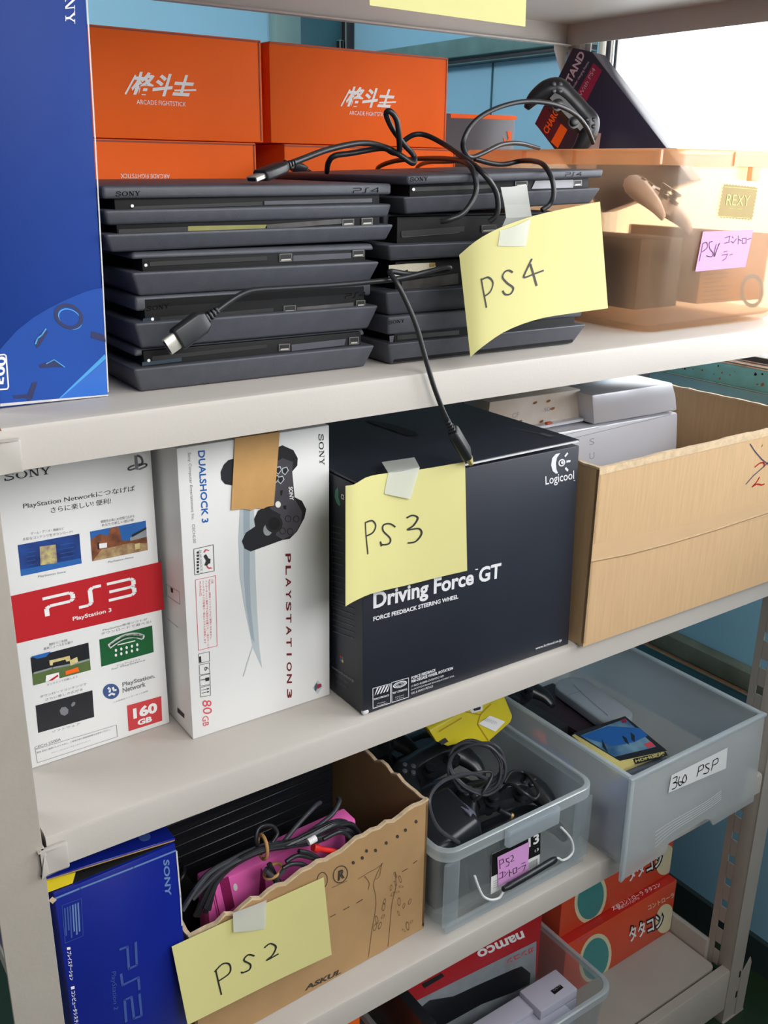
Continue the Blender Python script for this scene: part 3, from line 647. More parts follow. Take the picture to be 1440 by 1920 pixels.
for px in (1240, 1380):
    q = at(px, 275, 1, TT[2] - .0068); m = MB(); m.box(q.x - .002, q.x + .002, TT[2] - .0090, TT[2] - .0068, ZR - .016, ZR, ORIM); m.build('rim_rib', r)
GOLD = mat('olive_gold_sticker', (146, 122, 58), .45, .2, .1, 30); PGREEN = mat('pale_green_print', (196, 222, 120), .5, 0, 0)
r2 = thing('stamp_sticker', 'olive gold stamp-edged sticker lettered REXY on the orange tub', 'sticker', at(1380, 378, 1, .025))
m = MB(); pts = []
C4 = [(1356, 346), (1418, 352), (1408, 411), (1345, 406)]
for k in range(4):
    a, b = C4[k], C4[(k + 1) % 4]; n = 11 if k % 2 == 0 else 9
    L = math.hypot(b[0] - a[0], b[1] - a[1]); nx, ny = (b[1] - a[1]) / L, -(b[0] - a[0]) / L
    for i in range(n * 2): t = i / (n * 2); e = .0 if i % 2 else 2.2; pts.append((a[0] + (b[0] - a[0]) * t + nx * e, a[1] + (b[1] - a[1]) * t + ny * e))
rc(m, ST, pts, GOLD, .0012); m.build('sticker_sheet', r2)
m = MB(); tx(m, ST, 'REXY', (1359, 384), (1402, 386), (1362, 364), PGREEN, -.01, .0016); tx(m, ST, 'made in tokyo', (1365, 392), (1389, 393), (1365.5, 390), PGREEN, 0, .0016)
for q in ([(1357, 350), (1416, 355)], [(1343.5, 405), (1404, 409)]): ln(m, ST, q, .0005, PGREEN, .0016)
m.build('lettering', r2)
r2 = thing('sticky_note', 'pink sticky note hand-lettered for PS4 controllers on the orange tub', 'note', at(1355, 468, 1, .035))
m = MB(); rc(m, ST, [(1316.5, 434), (1411, 430), (1396, 500), (1302, 509)], PINKN, .0014); m.build('paper', r2)
m = MB()
for q in ([(1316, 455), (1313, 470), (1309, 490)], [(1316, 456), (1323, 454), (1324, 464), (1314, 472)], [(1334, 452), (1328, 455), (1329, 466), (1335, 474), (1332, 481), (1322, 479)], [(1341, 457), (1338, 470), (1337, 480), (1347, 455)], [(1347, 456), (1342, 468), (1338, 481)]): ln(m, ST, q, .0011, MARK, .0019, 3)
for q in ([(1357, 446), (1367, 442), (1364, 454)], [(1356, 456), (1367, 453)], [(1371, 443), (1373, 446)], [(1369, 452), (1373, 455), (1379, 447)], [(1383, 441), (1382, 458)], [(1383, 448), (1388, 451)], [(1390, 447), (1390, 456), (1397, 455), (1397, 446), (1390, 447)], [(1399, 449), (1407, 446)],
          [(1355, 472), (1362, 470)], [(1351, 478), (1362, 476), (1359, 484), (1352, 489)], [(1365, 478), (1372, 476)]): ln(m, ST, q, .0009, MARK, .0019)
m.build('handwriting', r2)
# gamepads
def gamepad(label, O, rot, mt, sc=1.0, grp=None, detail=True, solid=None):
    r = thing('gamepad', label, 'controller', O, 0, grp)
    M = Matrix.Translation(V3(O)) @ rot @ Matrix.Scale(sc, 4); m = MB()
    pts = [(-.070, -.052, -.012), (-.073, -.030, -.004), (-.066, 0, 0), (-.050, .022, .002), (-.022, .026, .003), (.022, .026, .003), (.050, .022, .002), (.066, 0, 0), (.073, -.030, -.004), (.070, -.052, -.012)]
    rad = [.006, .013, .019, .021, .018, .018, .021, .019, .013, .006]
    P = smooth([V3(p) for p in pts], 4); RR = [rad[min(int(i / 4), 9)] * (1 - (i % 4) / 4) + rad[min(int(i / 4) + 1, 9)] * ((i % 4) / 4) for i in range(len(P))]
    rings = []
    for i, p in enumerate(P):
        d = (P[min(i + 1, len(P) - 1)] - P[max(i - 1, 0)]).normalized(); a = V3((0, 0, 1)); b = d.cross(a).normalized()
        rings.append([M @ (p + b * (RR[i] * 1.15 * math.cos(2 * math.pi * k / 12)) + a * (RR[i] * .82 * math.sin(2 * math.pi * k / 12))) for k in range(12)])
    m.loft(rings, mt)
    m.hexa([M @ V3(p) for p in ((-.05, -.012, -.008), (.05, -.012, -.008), (.05, .03, -.008), (-.05, .03, -.008))], [M @ V3(p) for p in ((-.048, -.010, .014), (.048, -.010, .014), (.048, .028, .014), (-.048, .028, .014))], mt)
    m.build('shell', r, 0, sharp=60)
    if detail:
        for s in (-1, 1):
            m = MB(); m.lathe([(.013, .010), (.013, .016), (.006, .017), (.006, .022), (.0095, .024), (.0095, .028), (.006, .029)], BLACKPL2, M @ Matrix.Translation((s * .026, -.008, 0)), 14); m.build('thumb_stick', r)
            for k in range(4):
                a = k * math.pi / 2; m = MB(); m.lathe([(.0046, .012), (.0046, .0185), (.003, .0195)], BLACKPL2 if s > 0 else GLOSSP, M @ Matrix.Translation((s * .052 + .010 * math.cos(a), .016 + .010 * math.sin(a), 0)), 10); m.build('button' if s > 0 else 'direction_key', r)
    return r
RotE = lambda x, y, z: Matrix.Rotation(z, 4, 'Z') @ Matrix.Rotation(y, 4, 'Y') @ Matrix.Rotation(x, 4, 'X')
# charging-stand carton leaning in the tub
N = V3((-.93, -.37, 0)).normalized(); P0 = at(1090, 180, 0, .93)
def onN(px, py, off=0): d = dirpx(px, py); q = P0 + N * off; return CAM + d * ((q - CAM).dot(N) / d.dot(N))
BLKC = mat('navy_black_card', (44, 42, 62), .35, 0, .1, 6); CRIM = mat('crimson_print', (150, 36, 70), .4, 0, 0); PALEV = mat('pale_violet_print', (206, 190, 206), .5, 0, 0)
r = thing('stand_box', 'black charging stand carton lettered STAND leaning out of the orange tub', 'box', onN(1100, 200))
A_, D_, A2_, C_ = onN(1074, 89), onN(1003, 232), onN(1110, 97), onN(1240, 265)
vdir = (C_ - A2_).normalized(); D2_ = D_ + vdir * .17; C2_ = C_ + vdir * .07
m = MB(); m.prism([D_, D2_, C2_, A2_, A_], -N * .05, BLKC); m.build('carton', r, .0012)
S = plane(D_, A_ - D_, vdir); m = MB()
tx(m, S, 'STAND', (1067, 166), (1098, 102), (1056, 158), PALEV, .03); tx(m, S, 'Controller charging Station', (1072, 175), (1106, 118), (1068, 171), PALEV)
rc(m, S, [(1078, 182), (1113, 118), (1129, 132), (1095, 199)], CRIM); tx(m, S, 'With PS4', (1090, 182), (1117, 131), (1085, 177), PALEV, -.01, .0008)
rc(m, S, [(1003, 232), (1020, 198), (1052, 232), (1033, 266)], mat('dark_red_print', (92, 32, 44), .4, 0, 0), .0003); rc(m, S, [(1052, 232), (1064, 243), (1046, 278), (1033, 266)], ORANGE, .0003); tx(m, S, 'CHARGING', (1027, 253), (1060, 190), (1018, 244), ORANGE, .03, .0008)
m.build('box_print', r)
r = thing('carton', 'small kraft carton standing inside the orange tub behind the pink note', 'box', (1.02, .15, S1 + .01))
m = MB(); m.hexa([V3((.958, .075, S1 + .026)), V3((1.088, .062, S1 + .026)), V3((1.088, .21, S1 + .026)), V3((.958, .21, S1 + .026))], [V3((.960, .075, 1.478)), V3((1.090, .062, 1.470)), V3((1.090, .21, 1.470)), V3((.960, .21, 1.478))], KRAFT2); m.build('carton_body', r, .001)
SK = plane((.958, .075, S1 + .026), (.13, -.013, 0), (0, 0, 1)); m = MB()
el(m, SK, (1410, 545), (22, 0), (0, 32), GREYINK, .0005, 24, .75)
for k in range(7): ln(m, SK, [(1318, 515 + k * 8), (1372 - (k % 3) * 9, 511 + k * 8)], .0009, GREYINK, .0005)
m.build('printed_marks', r)
r = thing('device_box', 'dark box standing in the left half of the orange tub', 'box', (.87, .2, S1 + .01))
m = MB(); m.box(.832, .915, .075, .33, S1 + .0262, 1.468, mat('dark_violet_card', (30, 26, 38), .5, 0, .1, 8)); m.build('carton', r, .001)
gamepad('pale blue-white gamepad lying high in the orange tub behind its front corner', V3((.890, .104, 1.512)), RotE(.5, .2, .35), mat('pale_blue_plastic', (206, 214, 236), .35, 0, .05, 20), .82)
gamepad('black gamepad hanging over the rim of the orange tub in front of the stand carton', at(1062, 212, 0, .815), RotE(1.25, .75, -.75), BLACKPL2, .6)
r = thing('instruction_card', 'small white card sticking up at the rim of the orange tub', 'card', at(1110, 262, 0, .84))
a = at(1090, 246, 0, .875); b = at(1127, 250, 0, .875); m = MB(); m.prism([a, b, b + V3((0, .004, -.05)), a + V3((0, .004, -.05))], (.0015, .0015, 0), WHITE); m.build('card_sheet', r)
# ------------------------------------------------------------------ second shelf: white console box with the red band
r = thing('console_box', 'white console box with a broad red band and four small pictures, behind the left post', 'box', (.1, .25, S2))
O = V3((.0205, .1137, S2)); S = card_box('carton', r, O, .024, .1565, .28, .368, WHITE)
m = MB()
sony(m, S, (7, 902), (96, 888), (5, 888), INK)
rc(m, S, [(251.5, 853.5), (257, 855), (259.5, 881), (253.5, 880)], GREYINK); ln(m, S, [(256, 854), (264, 857), (267, 865), (265, 870), (259, 871)], .0022, GREYINK, .0005, 3)
ln(m, S, [(252, 872), (244, 875), (240, 879), (244, 881), (253, 878)], .0018, GREYINK, .0005, 3); ln(m, S, [(259, 874), (270, 869.5), (275, 871), (272, 875), (260, 880)], .0018, GREYINK, .0005, 3)
m.build('wordmark', r)
m = MB(); tx(m, S, 'PlayStation Networkにつなげば', (44, 956), (253, 922), (43, 943), INK); tx(m, S, 'さらに楽しい! 便利!', (95.5, 962), (208, 944), (94.5, 951), INK); m.build('headline', r); m = MB()
for s, a, b, c in (('ゲーム・アニメ・映画など', (58, 1003), (120, 993), (57.6, 997.5)), ('多彩なコンテンツをダウンロード!', (43, 1014), (136, 999), (42.6, 1008.5)), ('戦略性の高い3D空間で広がる', (189, 981), (252, 970), (188.6, 975.5)), ('あなたの新しい遊び場!', (191, 987.5), (251, 977), (190.6, 982)),
                   ('PlayStation Store', (71, 1084), (123, 1074.5), (71, 1079)), ('PlayStation Home', (202, 1056.5), (250, 1047), (202, 1052)), ('無料でご利用', (92, 1211), (126, 1202.5), (91.6, 1206)), ('最新ニュースをお届け', (82, 1219), (137, 1205.5), (81.6, 1214)),
                   ('PlayStation専用ソフトが', (193, 1184), (276, 1163), (192.6, 1179)), ('ダウンロードで遊べる!', (189, 1191), (283, 1167.5), (188.6, 1186)), ('オンラインで対戦しよう', (88, 1286), (145, 1270), (87.6, 1282)), ('ダウンロードコンテンツで', (75, 1308.5), (162, 1284), (74.6, 1304)), ('さらに楽しさ広がる', (85, 1314), (155, 1294), (84.6, 1309.5)),
                   ('ゲームアーカイブス', (218, 1250), (262, 1238), (218, 1246)), ('for PlayStation', (209, 1257), (272, 1239.5), (209, 1253)), ('ソフトウェア', (97, 1374), (150, 1358.5), (97, 1370)), ('この商品はインターネット接続', (212, 1318), (277, 1296.5), (212, 1315.5)), ('CECH-2500A', (65, 1405), (114, 1388), (64.6, 1400)),
                   ('警告 安全に使用いただくために、ご使用の前に取扱説明書をお読みください。', (69, 1413), (207, 1369), (68.6, 1409.5)), ('ソニー・コンピュータエンタテインメント', (96, 1413), (170, 1389), (96, 1410.5))):
    q = MB(); tx(q, S, s, a, b, c, GREYINK); q.build('caption', r)
ln(m, S, [(66, 1405), (218, 1359), (220, 1381), (70, 1430), (66, 1405)], .0004, GREYINK)
m.build('notice_frame', r); m = MB(); tx(m, S, 'PlayStation.', (230, 1289.5), (291, 1272.5), (229, 1279.5), GREYINK, .02); tx(m, S, 'Network', (230, 1299), (273, 1286.5), (229.5, 1290), GREYINK, .02)
m.build('network_lettering', r)
m = MB(); rc(m, S, [(18, 1118), (302, 1053), (307.5, 1142), (29, 1207)], RED, .0003); pslogo(m, S, '3', (84, 1156), (255, 1115), (79, 1121), WHITEP, .15, .0006); tx(m, S, 'PlayStation 3', (136.5, 1166), (209, 1148.5), (135.6, 1156.5), WHITEP, .015, .0006); m.build('red_band', r)
PB = mat('picture_blue', (22, 70, 150), .35, 0, 0, 60, rgb2=(12, 40, 100)); PSKY = mat('picture_sky', (36, 100, 176), .35, 0, .1, 30); PBR = mat('picture_brown', (150, 88, 52), .35, 0, 0, 90, rgb2=(90, 50, 34)); PSAND = mat('picture_sand', (186, 160, 118), .4, 0, 0, 120, rgb2=(140, 104, 70))
PGRN = mat('picture_green', (24, 100, 54), .35, 0, .3, 20); PDK = mat('picture_dark', (30, 32, 38), .35, 0, .2, 60); PCR = mat('picture_cream', (226, 214, 160), .4, 0, 0, 90, rgb2=(190, 170, 100)); PGRAY = mat('picture_grey', (150, 156, 160), .4, 0, .2, 80); PMIX = mat('picture_mixed', (200, 190, 120), .4, 0, 0, 160, rgb2=(130, 100, 120)); PFIELD = mat('picture_field', (90, 112, 60), .4, 0, .2, 60)
m = MB(); rc(m, S, [(33, 1022), (148.5, 1000.5), (153, 1056), (39.5, 1080)], PB); rc(m, S, [(74, 1024.5), (104, 1020.5), (107, 1055.5), (75.5, 1059.5)], PMIX, .0006); rc(m, S, [(38, 1068), (152, 1046), (153, 1056), (39.5, 1080)], PSKY, .0005)
for y in (1026, 1034, 1042, 1050): ln(m, S, [(112, y - 4), (138, y - 9)], .0005, PSKY, .0007); ln(m, S, [(50, y + 10), (66, y + 7)], .0005, PSKY, .0007)
m.build('picture', r)
m = MB(); rc(m, S, [(168.5, 996.7), (273, 976), (276.7, 1031), (173, 1052)], PSKY); rc(m, S, [(170, 1015), (172, 1010), (186, 1001), (203, 1004), (206, 990), (222, 987), (228, 1013), (238, 1014), (275, 1006), (276.7, 1031), (173, 1052)], PBR, .0005); rc(m, S, [(190, 1030), (242, 1018), (276, 1018), (276.7, 1031), (173, 1052)], PSAND, .0006)
rc(m, S, [(243, 1008), (272, 990), (275, 1006), (244, 1014)], PGRAY, .0007); rc(m, S, [(247, 1002), (274, 988), (274, 992), (247, 1007)], PDK, .0008); rc(m, S, [(185, 1019), (200, 1017), (200, 1026), (186, 1028)], WHITEP, .0009); rc(m, S, [(182, 1017), (186, 1016), (188, 1029), (183, 1030)], PDK, .0008); rc(m, S, [(252, 1020), (262, 1017), (262, 1028), (253, 1030)], PCR, .0008)
m.build('picture', r)
m = MB(); rc(m, S, [(57, 1233), (165.5, 1204.6), (170, 1255.7), (62.3, 1285)], PDK); rc(m, S, [(60, 1262), (168, 1234), (170, 1255.7), (62.3, 1285)], PFIELD, .0005); rc(m, S, [(92, 1238), (130, 1229), (132, 1238), (124, 1240), (122, 1236), (99, 1242), (98, 1247), (93, 1247)], PCR, .0008); rc(m, S, [(130, 1238), (144, 1231), (146, 1240), (132, 1248)], PCR, .0008); rc(m, S, [(57.5, 1231), (95, 1221), (86, 1231), (70, 1235)], PSKY, .0006)
rc(m, S, [(86, 1266), (110, 1260), (111, 1272), (85, 1278)], WHITEP, .0008); rc(m, S, [(90, 1276), (108, 1264), (109, 1267), (98, 1275)], RED, .001); rc(m, S, [(122, 1258), (146, 1250), (148, 1258), (123, 1265)], ORANGE, .0008); ln(m, S, [(63, 1262), (98, 1252), (140, 1244), (167, 1236)], .002, PGRAY, .0007); m.build('picture', r)
m = MB(); rc(m, S, [(186, 1199), (285, 1172.5), (288, 1222.5), (190, 1250)], PGRN); ln(m, S, [(204, 1212), (224, 1198), (240, 1192), (256, 1191), (268, 1195)], .006, WHITEP, .0006, 4); ln(m, S, [(206, 1211), (224, 1199), (240, 1193), (266, 1194)], .0022, PGRN, .0008, 4); ln(m, S, [(220, 1209), (253, 1201)], .0012, WHITEP, .0006)
for k in range(5):
    for j in range(2): el(m, S, (217 + 10 * k, 1219 - 2.6 * k + 9 * j), (2.2, 0), (0, 3), WHITEP, .0006, 8)
m.build('picture', r)
m = MB(); rc(m, S, [(66.5, 1323), (173, 1294), (176.5, 1344), (71.5, 1374)], PDK); el(m, S, (120, 1333), (8, -3), (3, 8), GREYINK, .0005, 7); el(m, S, (137, 1320), (4, -4), (2, 3), GREYINK, .0005, 5); m.build('picture', r)
m = MB(); el(m, S, (208, 1296), (15, -3), (3, 14), mat('emblem_blue', (64, 92, 150), .35, 0, .3, 60)); 
for q in ([(202, 1289), (206, 1292), (205, 1298)], [(211, 1288), (213, 1294), (218, 1293)], [(203, 1304), (209, 1300), (215, 1302)]): ln(m, S, q, .0022, WHITEP, .0006)
m.build('emblem', r)
m = MB(); rc(m, S, [(238, 1323), (302, 1305), (304, 1351), (241, 1371)], mat('capacity_red', (206, 60, 66), .4, 0, .15, 10)); tx(m, S, '160', (250, 1348), (295, 1335), (248.6, 1328), WHITEP, .05, .0006); tx(m, S, 'GB', (258, 1360.5), (285, 1352), (257, 1350), WHITEP, .05, .0006); m.build('capacity_badge', r)

# ------------------------------------------------------------------ white box with the gamepad picture
r = thing('console_box', 'white console box with a large gamepad picture and brown paper tape on top', 'box', (.27, .2, S2))
O = V3((.1841, .0717, S2)); a0 = -.0097; S = card_box('carton', r, O, a0, .1735, .27, .327, WHITE, .0010)
SL = plane(O, V3((-math.sin(a0), math.cos(a0), 0)), (.0015, 0, .327))
BLUEP = mat('blue_print', (16, 92, 170), .4, 0, 0); DRED = mat('dark_red_print', (112, 26, 34), .4, 0, 0); PINKR = mat('pinkish_red_print', (212, 76, 88), .4, 0, 0); PADG = mat('printed_pad_grey', (76, 74, 82), .4, 0, .2, 40); PADD = mat('printed_pad_dark', (38, 38, 44), .35, 0, .2, 40); WAVE = mat('printed_wave_grey', (188, 198, 204), .35, 0, .06, 12); WAVE2 = mat('printed_wave_slate', (160, 174, 184), .35, 0, .08, 12)
Z = lambda l: [(x / 4.364 + 300, y / 4.364 + 790) for x, y in l]
Z2 = lambda l: [(x / 4.364 + 300, y / 4.364 + 1080) for x, y in l]
m = MB(); rc(m, S, [(450, 950), (476, 955), (479, 1080), (482, 1149), (486, 1213), (491, 1252), (474, 1213), (458, 1137), (449, 1080), (447, 1010)], WAVE, .0003); rc(m, S, [(456, 950), (468, 952), (468, 1085), (470, 1140), (477, 1205), (471, 1195), (461, 1135), (457, 1080)], WAVE2, .0004); ln(m, S, [(474, 1210), (466, 1235), (456, 1268)], .0012, WAVE, .0004); m.build('wave_print', r)
m = MB()
rc(m, S, Z([(600, 305), (560, 315), (520, 355), (495, 415), (500, 475), (530, 512), (600, 525)]), PADD, .0005)
rc(m, S, Z([(880, 520), (930, 330), (950, 215), (1000, 195), (1090, 235), (1125, 300), (1122, 360), (1080, 410), (1100, 620), (1160, 650), (1195, 720), (1180, 790), (1120, 900), (1060, 960), (1000, 970), (740, 1064), (690, 1040), (668, 980), (700, 910), (778, 858), (768, 800), (800, 730), (880, 690)]), PADD, .0005)
rc(m, S, Z([(900, 520), (935, 340), (1000, 300), (1085, 330), (1080, 410), (1098, 620), (1110, 650), (1160, 740), (1150, 830), (1100, 920), (1000, 965), (945, 930), (985, 760), (900, 715)]), PADG, .0006)
el(m, S, Z([(930, 835)])[0], (16, -3), (3, 17), PADD, .0008); el(m, S, Z([(880, 885)])[0], (8, 3), (-3, 11), PGRAY, .00065); el(m, S, Z([(930, 835)])[0], (11, -2), (2, 12), SLOT, .0009)
for c in ((1045, 795), (1112, 797), (1000, 895), (1062, 900)): el(m, S, Z([c])[0], (6, -1), (1, 6.4), PADD, .0008); el(m, S, Z([c])[0], (4.5, -1), (1, 4.9), PADG, .0009)
for c in ((965, 400), (1020, 405), (945, 470), (985, 478)):
    x, y = Z([c])[0]; rc(m, S, [(x - 6, y + 3), (x - 5, y - 6), (x + 4, y - 8), (x + 7, y - 1), (x, y + 8)], WAVE, .0008); rc(m, S, [(x - 4.4, y + 2), (x - 3.6, y - 4.5), (x + 3, y - 6), (x + 5, y - 1), (x, y + 6)], PADD, .0009)
el(m, S, Z([(963, 678)])[0], (5, -1), (1, 6), WHITEP, .0009); rc(m, S, Z([(980, 565), (1002, 560), (1000, 575), (995, 605), (985, 605)]), SLOT, .0009); rc(m, S, Z([(1005, 690), (1030, 685), (1028, 720), (1010, 715)]), SLOT, .0009)
tx(m, S, 'SONY', Z([(1048, 535)])[0], Z([(1058, 645)])[0], Z([(1082, 533)])[0], WHITEP, .03, .0009); m.build('gamepad_picture', r)
m = MB(); tx(m, S, 'DUALSHOCK 3', (371, 845), (378.5, 980.5), (383.8, 844), BLUEP, .02); m.build('title_lettering', r); m = MB()
sony(m, S, (597, 813), (599.5, 872.5), (606, 812.5), INK); m.build('wordmark', r)
m = MB(); tx(m, S, 'Sony Computer Entertainment Inc.   CECHL00', (350.5, 848.4), (360.5, 1018), (357.5, 848.4), GREYINK); m.build('maker_line', r); m = MB()
for k, ch in enumerate('PLAYSTATION'):
    y = 1038 + k * 22.6; w = 17 if ch != 'I' else 4
    yy = y + (0 if ch != 'I' else 6); tx(m, S, ch, (535 + k * .25, yy), (535.2 + k * .25, yy + w), (545 + k * .2, yy - .4), DRED, .02)
tx(m, S, '3', (538, 1292), (538.2, 1309), (547, 1291.5), DRED, .02); m.build('side_lettering', r); m = MB()
el(m, S, Z2([(1290, 908)])[0], (9, -2), (0, 13), WAVE, .0003, 4); rc(m, S, Z2([(1262, 900), (1282, 870), (1290, 890), (1275, 945), (1262, 930)]), mat('slate_print', (70, 90, 96), .4, 0, 0), .0005); rc(m, S, Z2([(1285, 885), (1318, 878), (1318, 905), (1285, 925)]), CRIM, .0006); m.build('small_emblem', r); m = MB()
ln(m, S, [(363, 1029.5), (399.7, 1021), (401.5, 1070), (365, 1077.6), (363, 1029.5)], .0006, INK)
rc(m, S, Z([(355, 1100), (375, 1085), (385, 1100), (395, 1120), (412, 1125), (410, 1160), (395, 1165), (385, 1180), (362, 1178), (375, 1140)]), INK, .0005)
for c, s in (((378, 1058), 1), ((385, 1058), 1), ((400, 1190), -1), ((408, 1195), -1)):
    x, y = Z([c])[0]; ln(m, S, [(x - 5, y + s * 3), (x - 2, y - s * 2), (x + 4, y - s * 1)], .0008, PINKR, .0005)
tx(m, S, 'DUALSHOCK 3', (372.5, 1031), (376, 1075), (377, 1031), GREYINK); 
for k in range(7): y = 1034 + k * 6; rc(m, S, [(368.5, y), (372.5, y - .8), (373, y + 3.2), (369, y + 4)], INK, .0005)
m.build('rumble_icon', r); m = MB()
ln(m, S, [(366, 1087), (404, 1079), (407, 1210.6), (372, 1219), (366, 1087)], .0005, PINKR)
for k, s in enumerate(('ご注意', 'PlayStation 2規格ソフトウェアはご使用になれません。', 'インターネットに接続できる環境が必要です。一部のサービス', 'ハードディスクの容量の一部はシステムが使用します', 'のみ対応')):
    x = 395.5 - k * 5.6; L = (8, 112, 128, 118, 28)[k]; tx(m, S, s, (x, 1086 + k), (x + L * .03, 1086 + k + L), (x + 4.2, 1085 + k), RED if k < 2 else PINKR)
m.build('notice_panel', r); m = MB()
for q in ([(315, 637), (402, 617), (406, 695), (320, 712)], [(320, 728), (403, 708), (407, 795), (323, 808)], [(323, 818), (407, 798), (410, 885), (327, 900)], [(327, 912), (410, 892), (413, 975), (331, 988)]):
    z = Z2(q); ln(m, S, z + [z[0]], .0005, INK)
rc(m, S, Z2([(318, 660), (335, 655), (338, 705), (322, 708)]), INK); tx(m, S, '6', Z2([(360, 745)])[0], Z2([(363, 775)])[0], Z2([(395, 738)])[0], INK); rc(m, S, Z2([(368, 832), (402, 828), (402, 855), (372, 862)]), INK); ln(m, S, Z2([(330, 850), (370, 845)]), .0008, INK)
for y in (925, 950): ln(m, S, Z2([(338, y + 8), (400, y - 6)]), .0006, INK); rc(m, S, Z2([(385, y - 10), (404, y - 7), (388, y + 8)]), INK)
m.build('handling_icons', r); m = MB(); tx(m, S, '80', (379, 1313), (380.7, 1339), (396, 1312), PINKR); tx(m, S, 'GB', (379, 1343.5), (380.4, 1362), (390.5, 1341.5), PINKR)
m.build('capacity_print', r); m = MB(); rc(m, SL, [(313, 851), (320, 848), (324, 862), (316, 868)], CRIM); rc(m, SL, [(316, 862), (324, 862), (322, 870)], INK)
ln(m, SL, [(312, 1095), (337, 1110), (338, 1133), (313, 1116), (312, 1095)], .0005, GREYINK); rc(m, SL, [(320, 1101), (325, 1104), (325, 1112), (321, 1110)], INK); ln(m, SL, [(315, 1160), (334, 1176)], .0006, GREYINK); rc(m, SL, [(333, 1326), (346, 1339), (346, 1347), (333, 1335)], INK)
m.build('side_print', r)
r2 = thing('paper_tape', 'strip of brown paper tape stuck over the top of the box with the gamepad picture', 'tape', at(478, 880, 1, .07))
m = MB(); q = [S.q(*S.inv(*p), .0014) for p in [(439, 822), (523, 810), (512, 947), (500, 949), (492, 953), (478, 952), (470, 956), (455, 953), (432, 955.5)]]
m.prism(q, (0, -.0005, 0), KTAPE); b0, b1 = q[0], q[1]; m.prism([b0 + V3((0, -.0005, 0)), b1 + V3((0, -.0005, 0)), b1 + V3((0, .05, .0028)), b0 + V3((0, .05, .0028))], (0, 0, .0005), KTAPE); m.build('tape_strip', r2)

# ------------------------------------------------------------------ black steering wheel carton
NBLK = mat('navy_black_carton', (38, 41, 52), .42, 0, .14, 9, .05, 30); WPR = mat('white_box_print', (222, 222, 226), .5, 0, 0); GPR = mat('faint_grey_print', (74, 78, 84), .5, 0, 0); GREENP = mat('green_print', (70, 140, 116), .4, 0, 0)
r = thing('steering_wheel_box', 'large black steering wheel carton standing in the middle of the second shelf', 'box', (.52, .17, S2))
O = V3((.3642, .0099, S2)); a0 = -.0129; S = card_box('carton', r, O, a0, .3225, .32, .272, NBLK, -.003, .0012, .008)
U = V3((math.cos(a0), math.sin(a0), 0)); D = V3((-math.sin(a0), math.cos(a0), 0)); T = O + V3((-.003, 0, .2724))
SL = plane(O, D, (-.003, 0, .272))
m = MB(); f0 = T + V3((0, -.001, .001)); f1 = T + U * .313 + V3((0, -.001, .0045)); f2 = T + U * .313 + D * .31 + V3((0, 0, .004)); f3 = T + D * .31 + V3((0, 0, .0008))
m.prism([f0, f1, f2, f3], (0, 0, .0032), NBLK); lid = m.build('lid_flap', r, .0006, 1)
m = MB(); m.prism([f0 + V3((.002, -.0006, .0003)), f1 + V3((-.002, -.0006, .0003)), f1 + V3((-.002, -.0006, .0024)), f0 + V3((.002, -.0006, .0022))], (0, .0005, 0), EDGEW); m.build('raw_edge', lid)
ST2 = plane(f0 + V3((0, 0, .0032)), f1 - f0, f3 - f0); m = MB()
rc(m, ST2, [(685, 790), (690, 788), (740, 797), (780, 811), (785, 816), (765, 818), (730, 806)], SLOT, .0005); m.build('carry_hole', lid)
m = MB()
for k, q in enumerate([[(905, 782), (960, 795)], [(925, 795), (1010, 813)], [(950, 802), (1035, 818)], [(870, 772), (900, 779)], [(866, 795), (880, 799)], [(985, 808), (1000, 812)]]): ln(m, ST2, q, .0012, GPR, .0005)
rc(m, ST2, [(1010, 814), (1018, 812), (1040, 818), (1030, 820)], GPR, .0005); m.build('flap_print', lid)
m = MB()
tx(m, S, 'Driving Force GT', (699.6, 1150.5), (938, 1091.5), (699.6, 1110.5), WPR, .03); m.build('title_lettering', r); m = MB(); tx(m, S, 'FORCE FEEDBACK STEERING WHEEL', (699.6, 1164.8), (859, 1122), (699.6, 1156.5), WPR, .03); m.build('subtitle', r); m = MB(); rc(m, S, [(891, 1067), (896, 1066), (896, 1068), (891, 1069)], WPR)
m.build('trademark_sign', r); m = MB(); tx(m, S, 'Logicool', (1022.5, 914), (1076, 902.5), (1022, 893), WPR, .01); m.build('wordmark', r); m = MB(); rc(m, S, [(1075.5, 900), (1077.5, 899.6), (1077.5, 901), (1075.5, 901.4)], WPR)
m.build('trademark_sign', r)
m = MB(); rc(m, S, [(1050, 849.5), (1042, 851), (1035, 859), (1033, 872), (1036, 883), (1042, 888), (1046, 887), (1043, 880), (1042, 868), (1044, 858)], WPR); el(m, S, (1053, 867.5), (6.4, -1), (0, 7), WPR); el(m, S, (1053, 867.5), (4, -.5), (0, 4.4), NBLK, .0006); el(m, S, (1053.5, 867), (2.4, 0), (0, 2.8), WPR, .0008)
for q in ([(1058.5, 856), (1064, 849)], [(1061.5, 865.4), (1069, 864.2)], [(1059.5, 877), (1064.5, 882.5)]): ln(m, S, q, .0028, WPR, .0005)
m.build('emblem', r)
m = MB(); tx(m, S, 'www.logicool.co.jp', (1004, 1219.5), (1053, 1203), (1003.4, 1213.5), WPR, .02); m.build('web_address', r); m = MB()
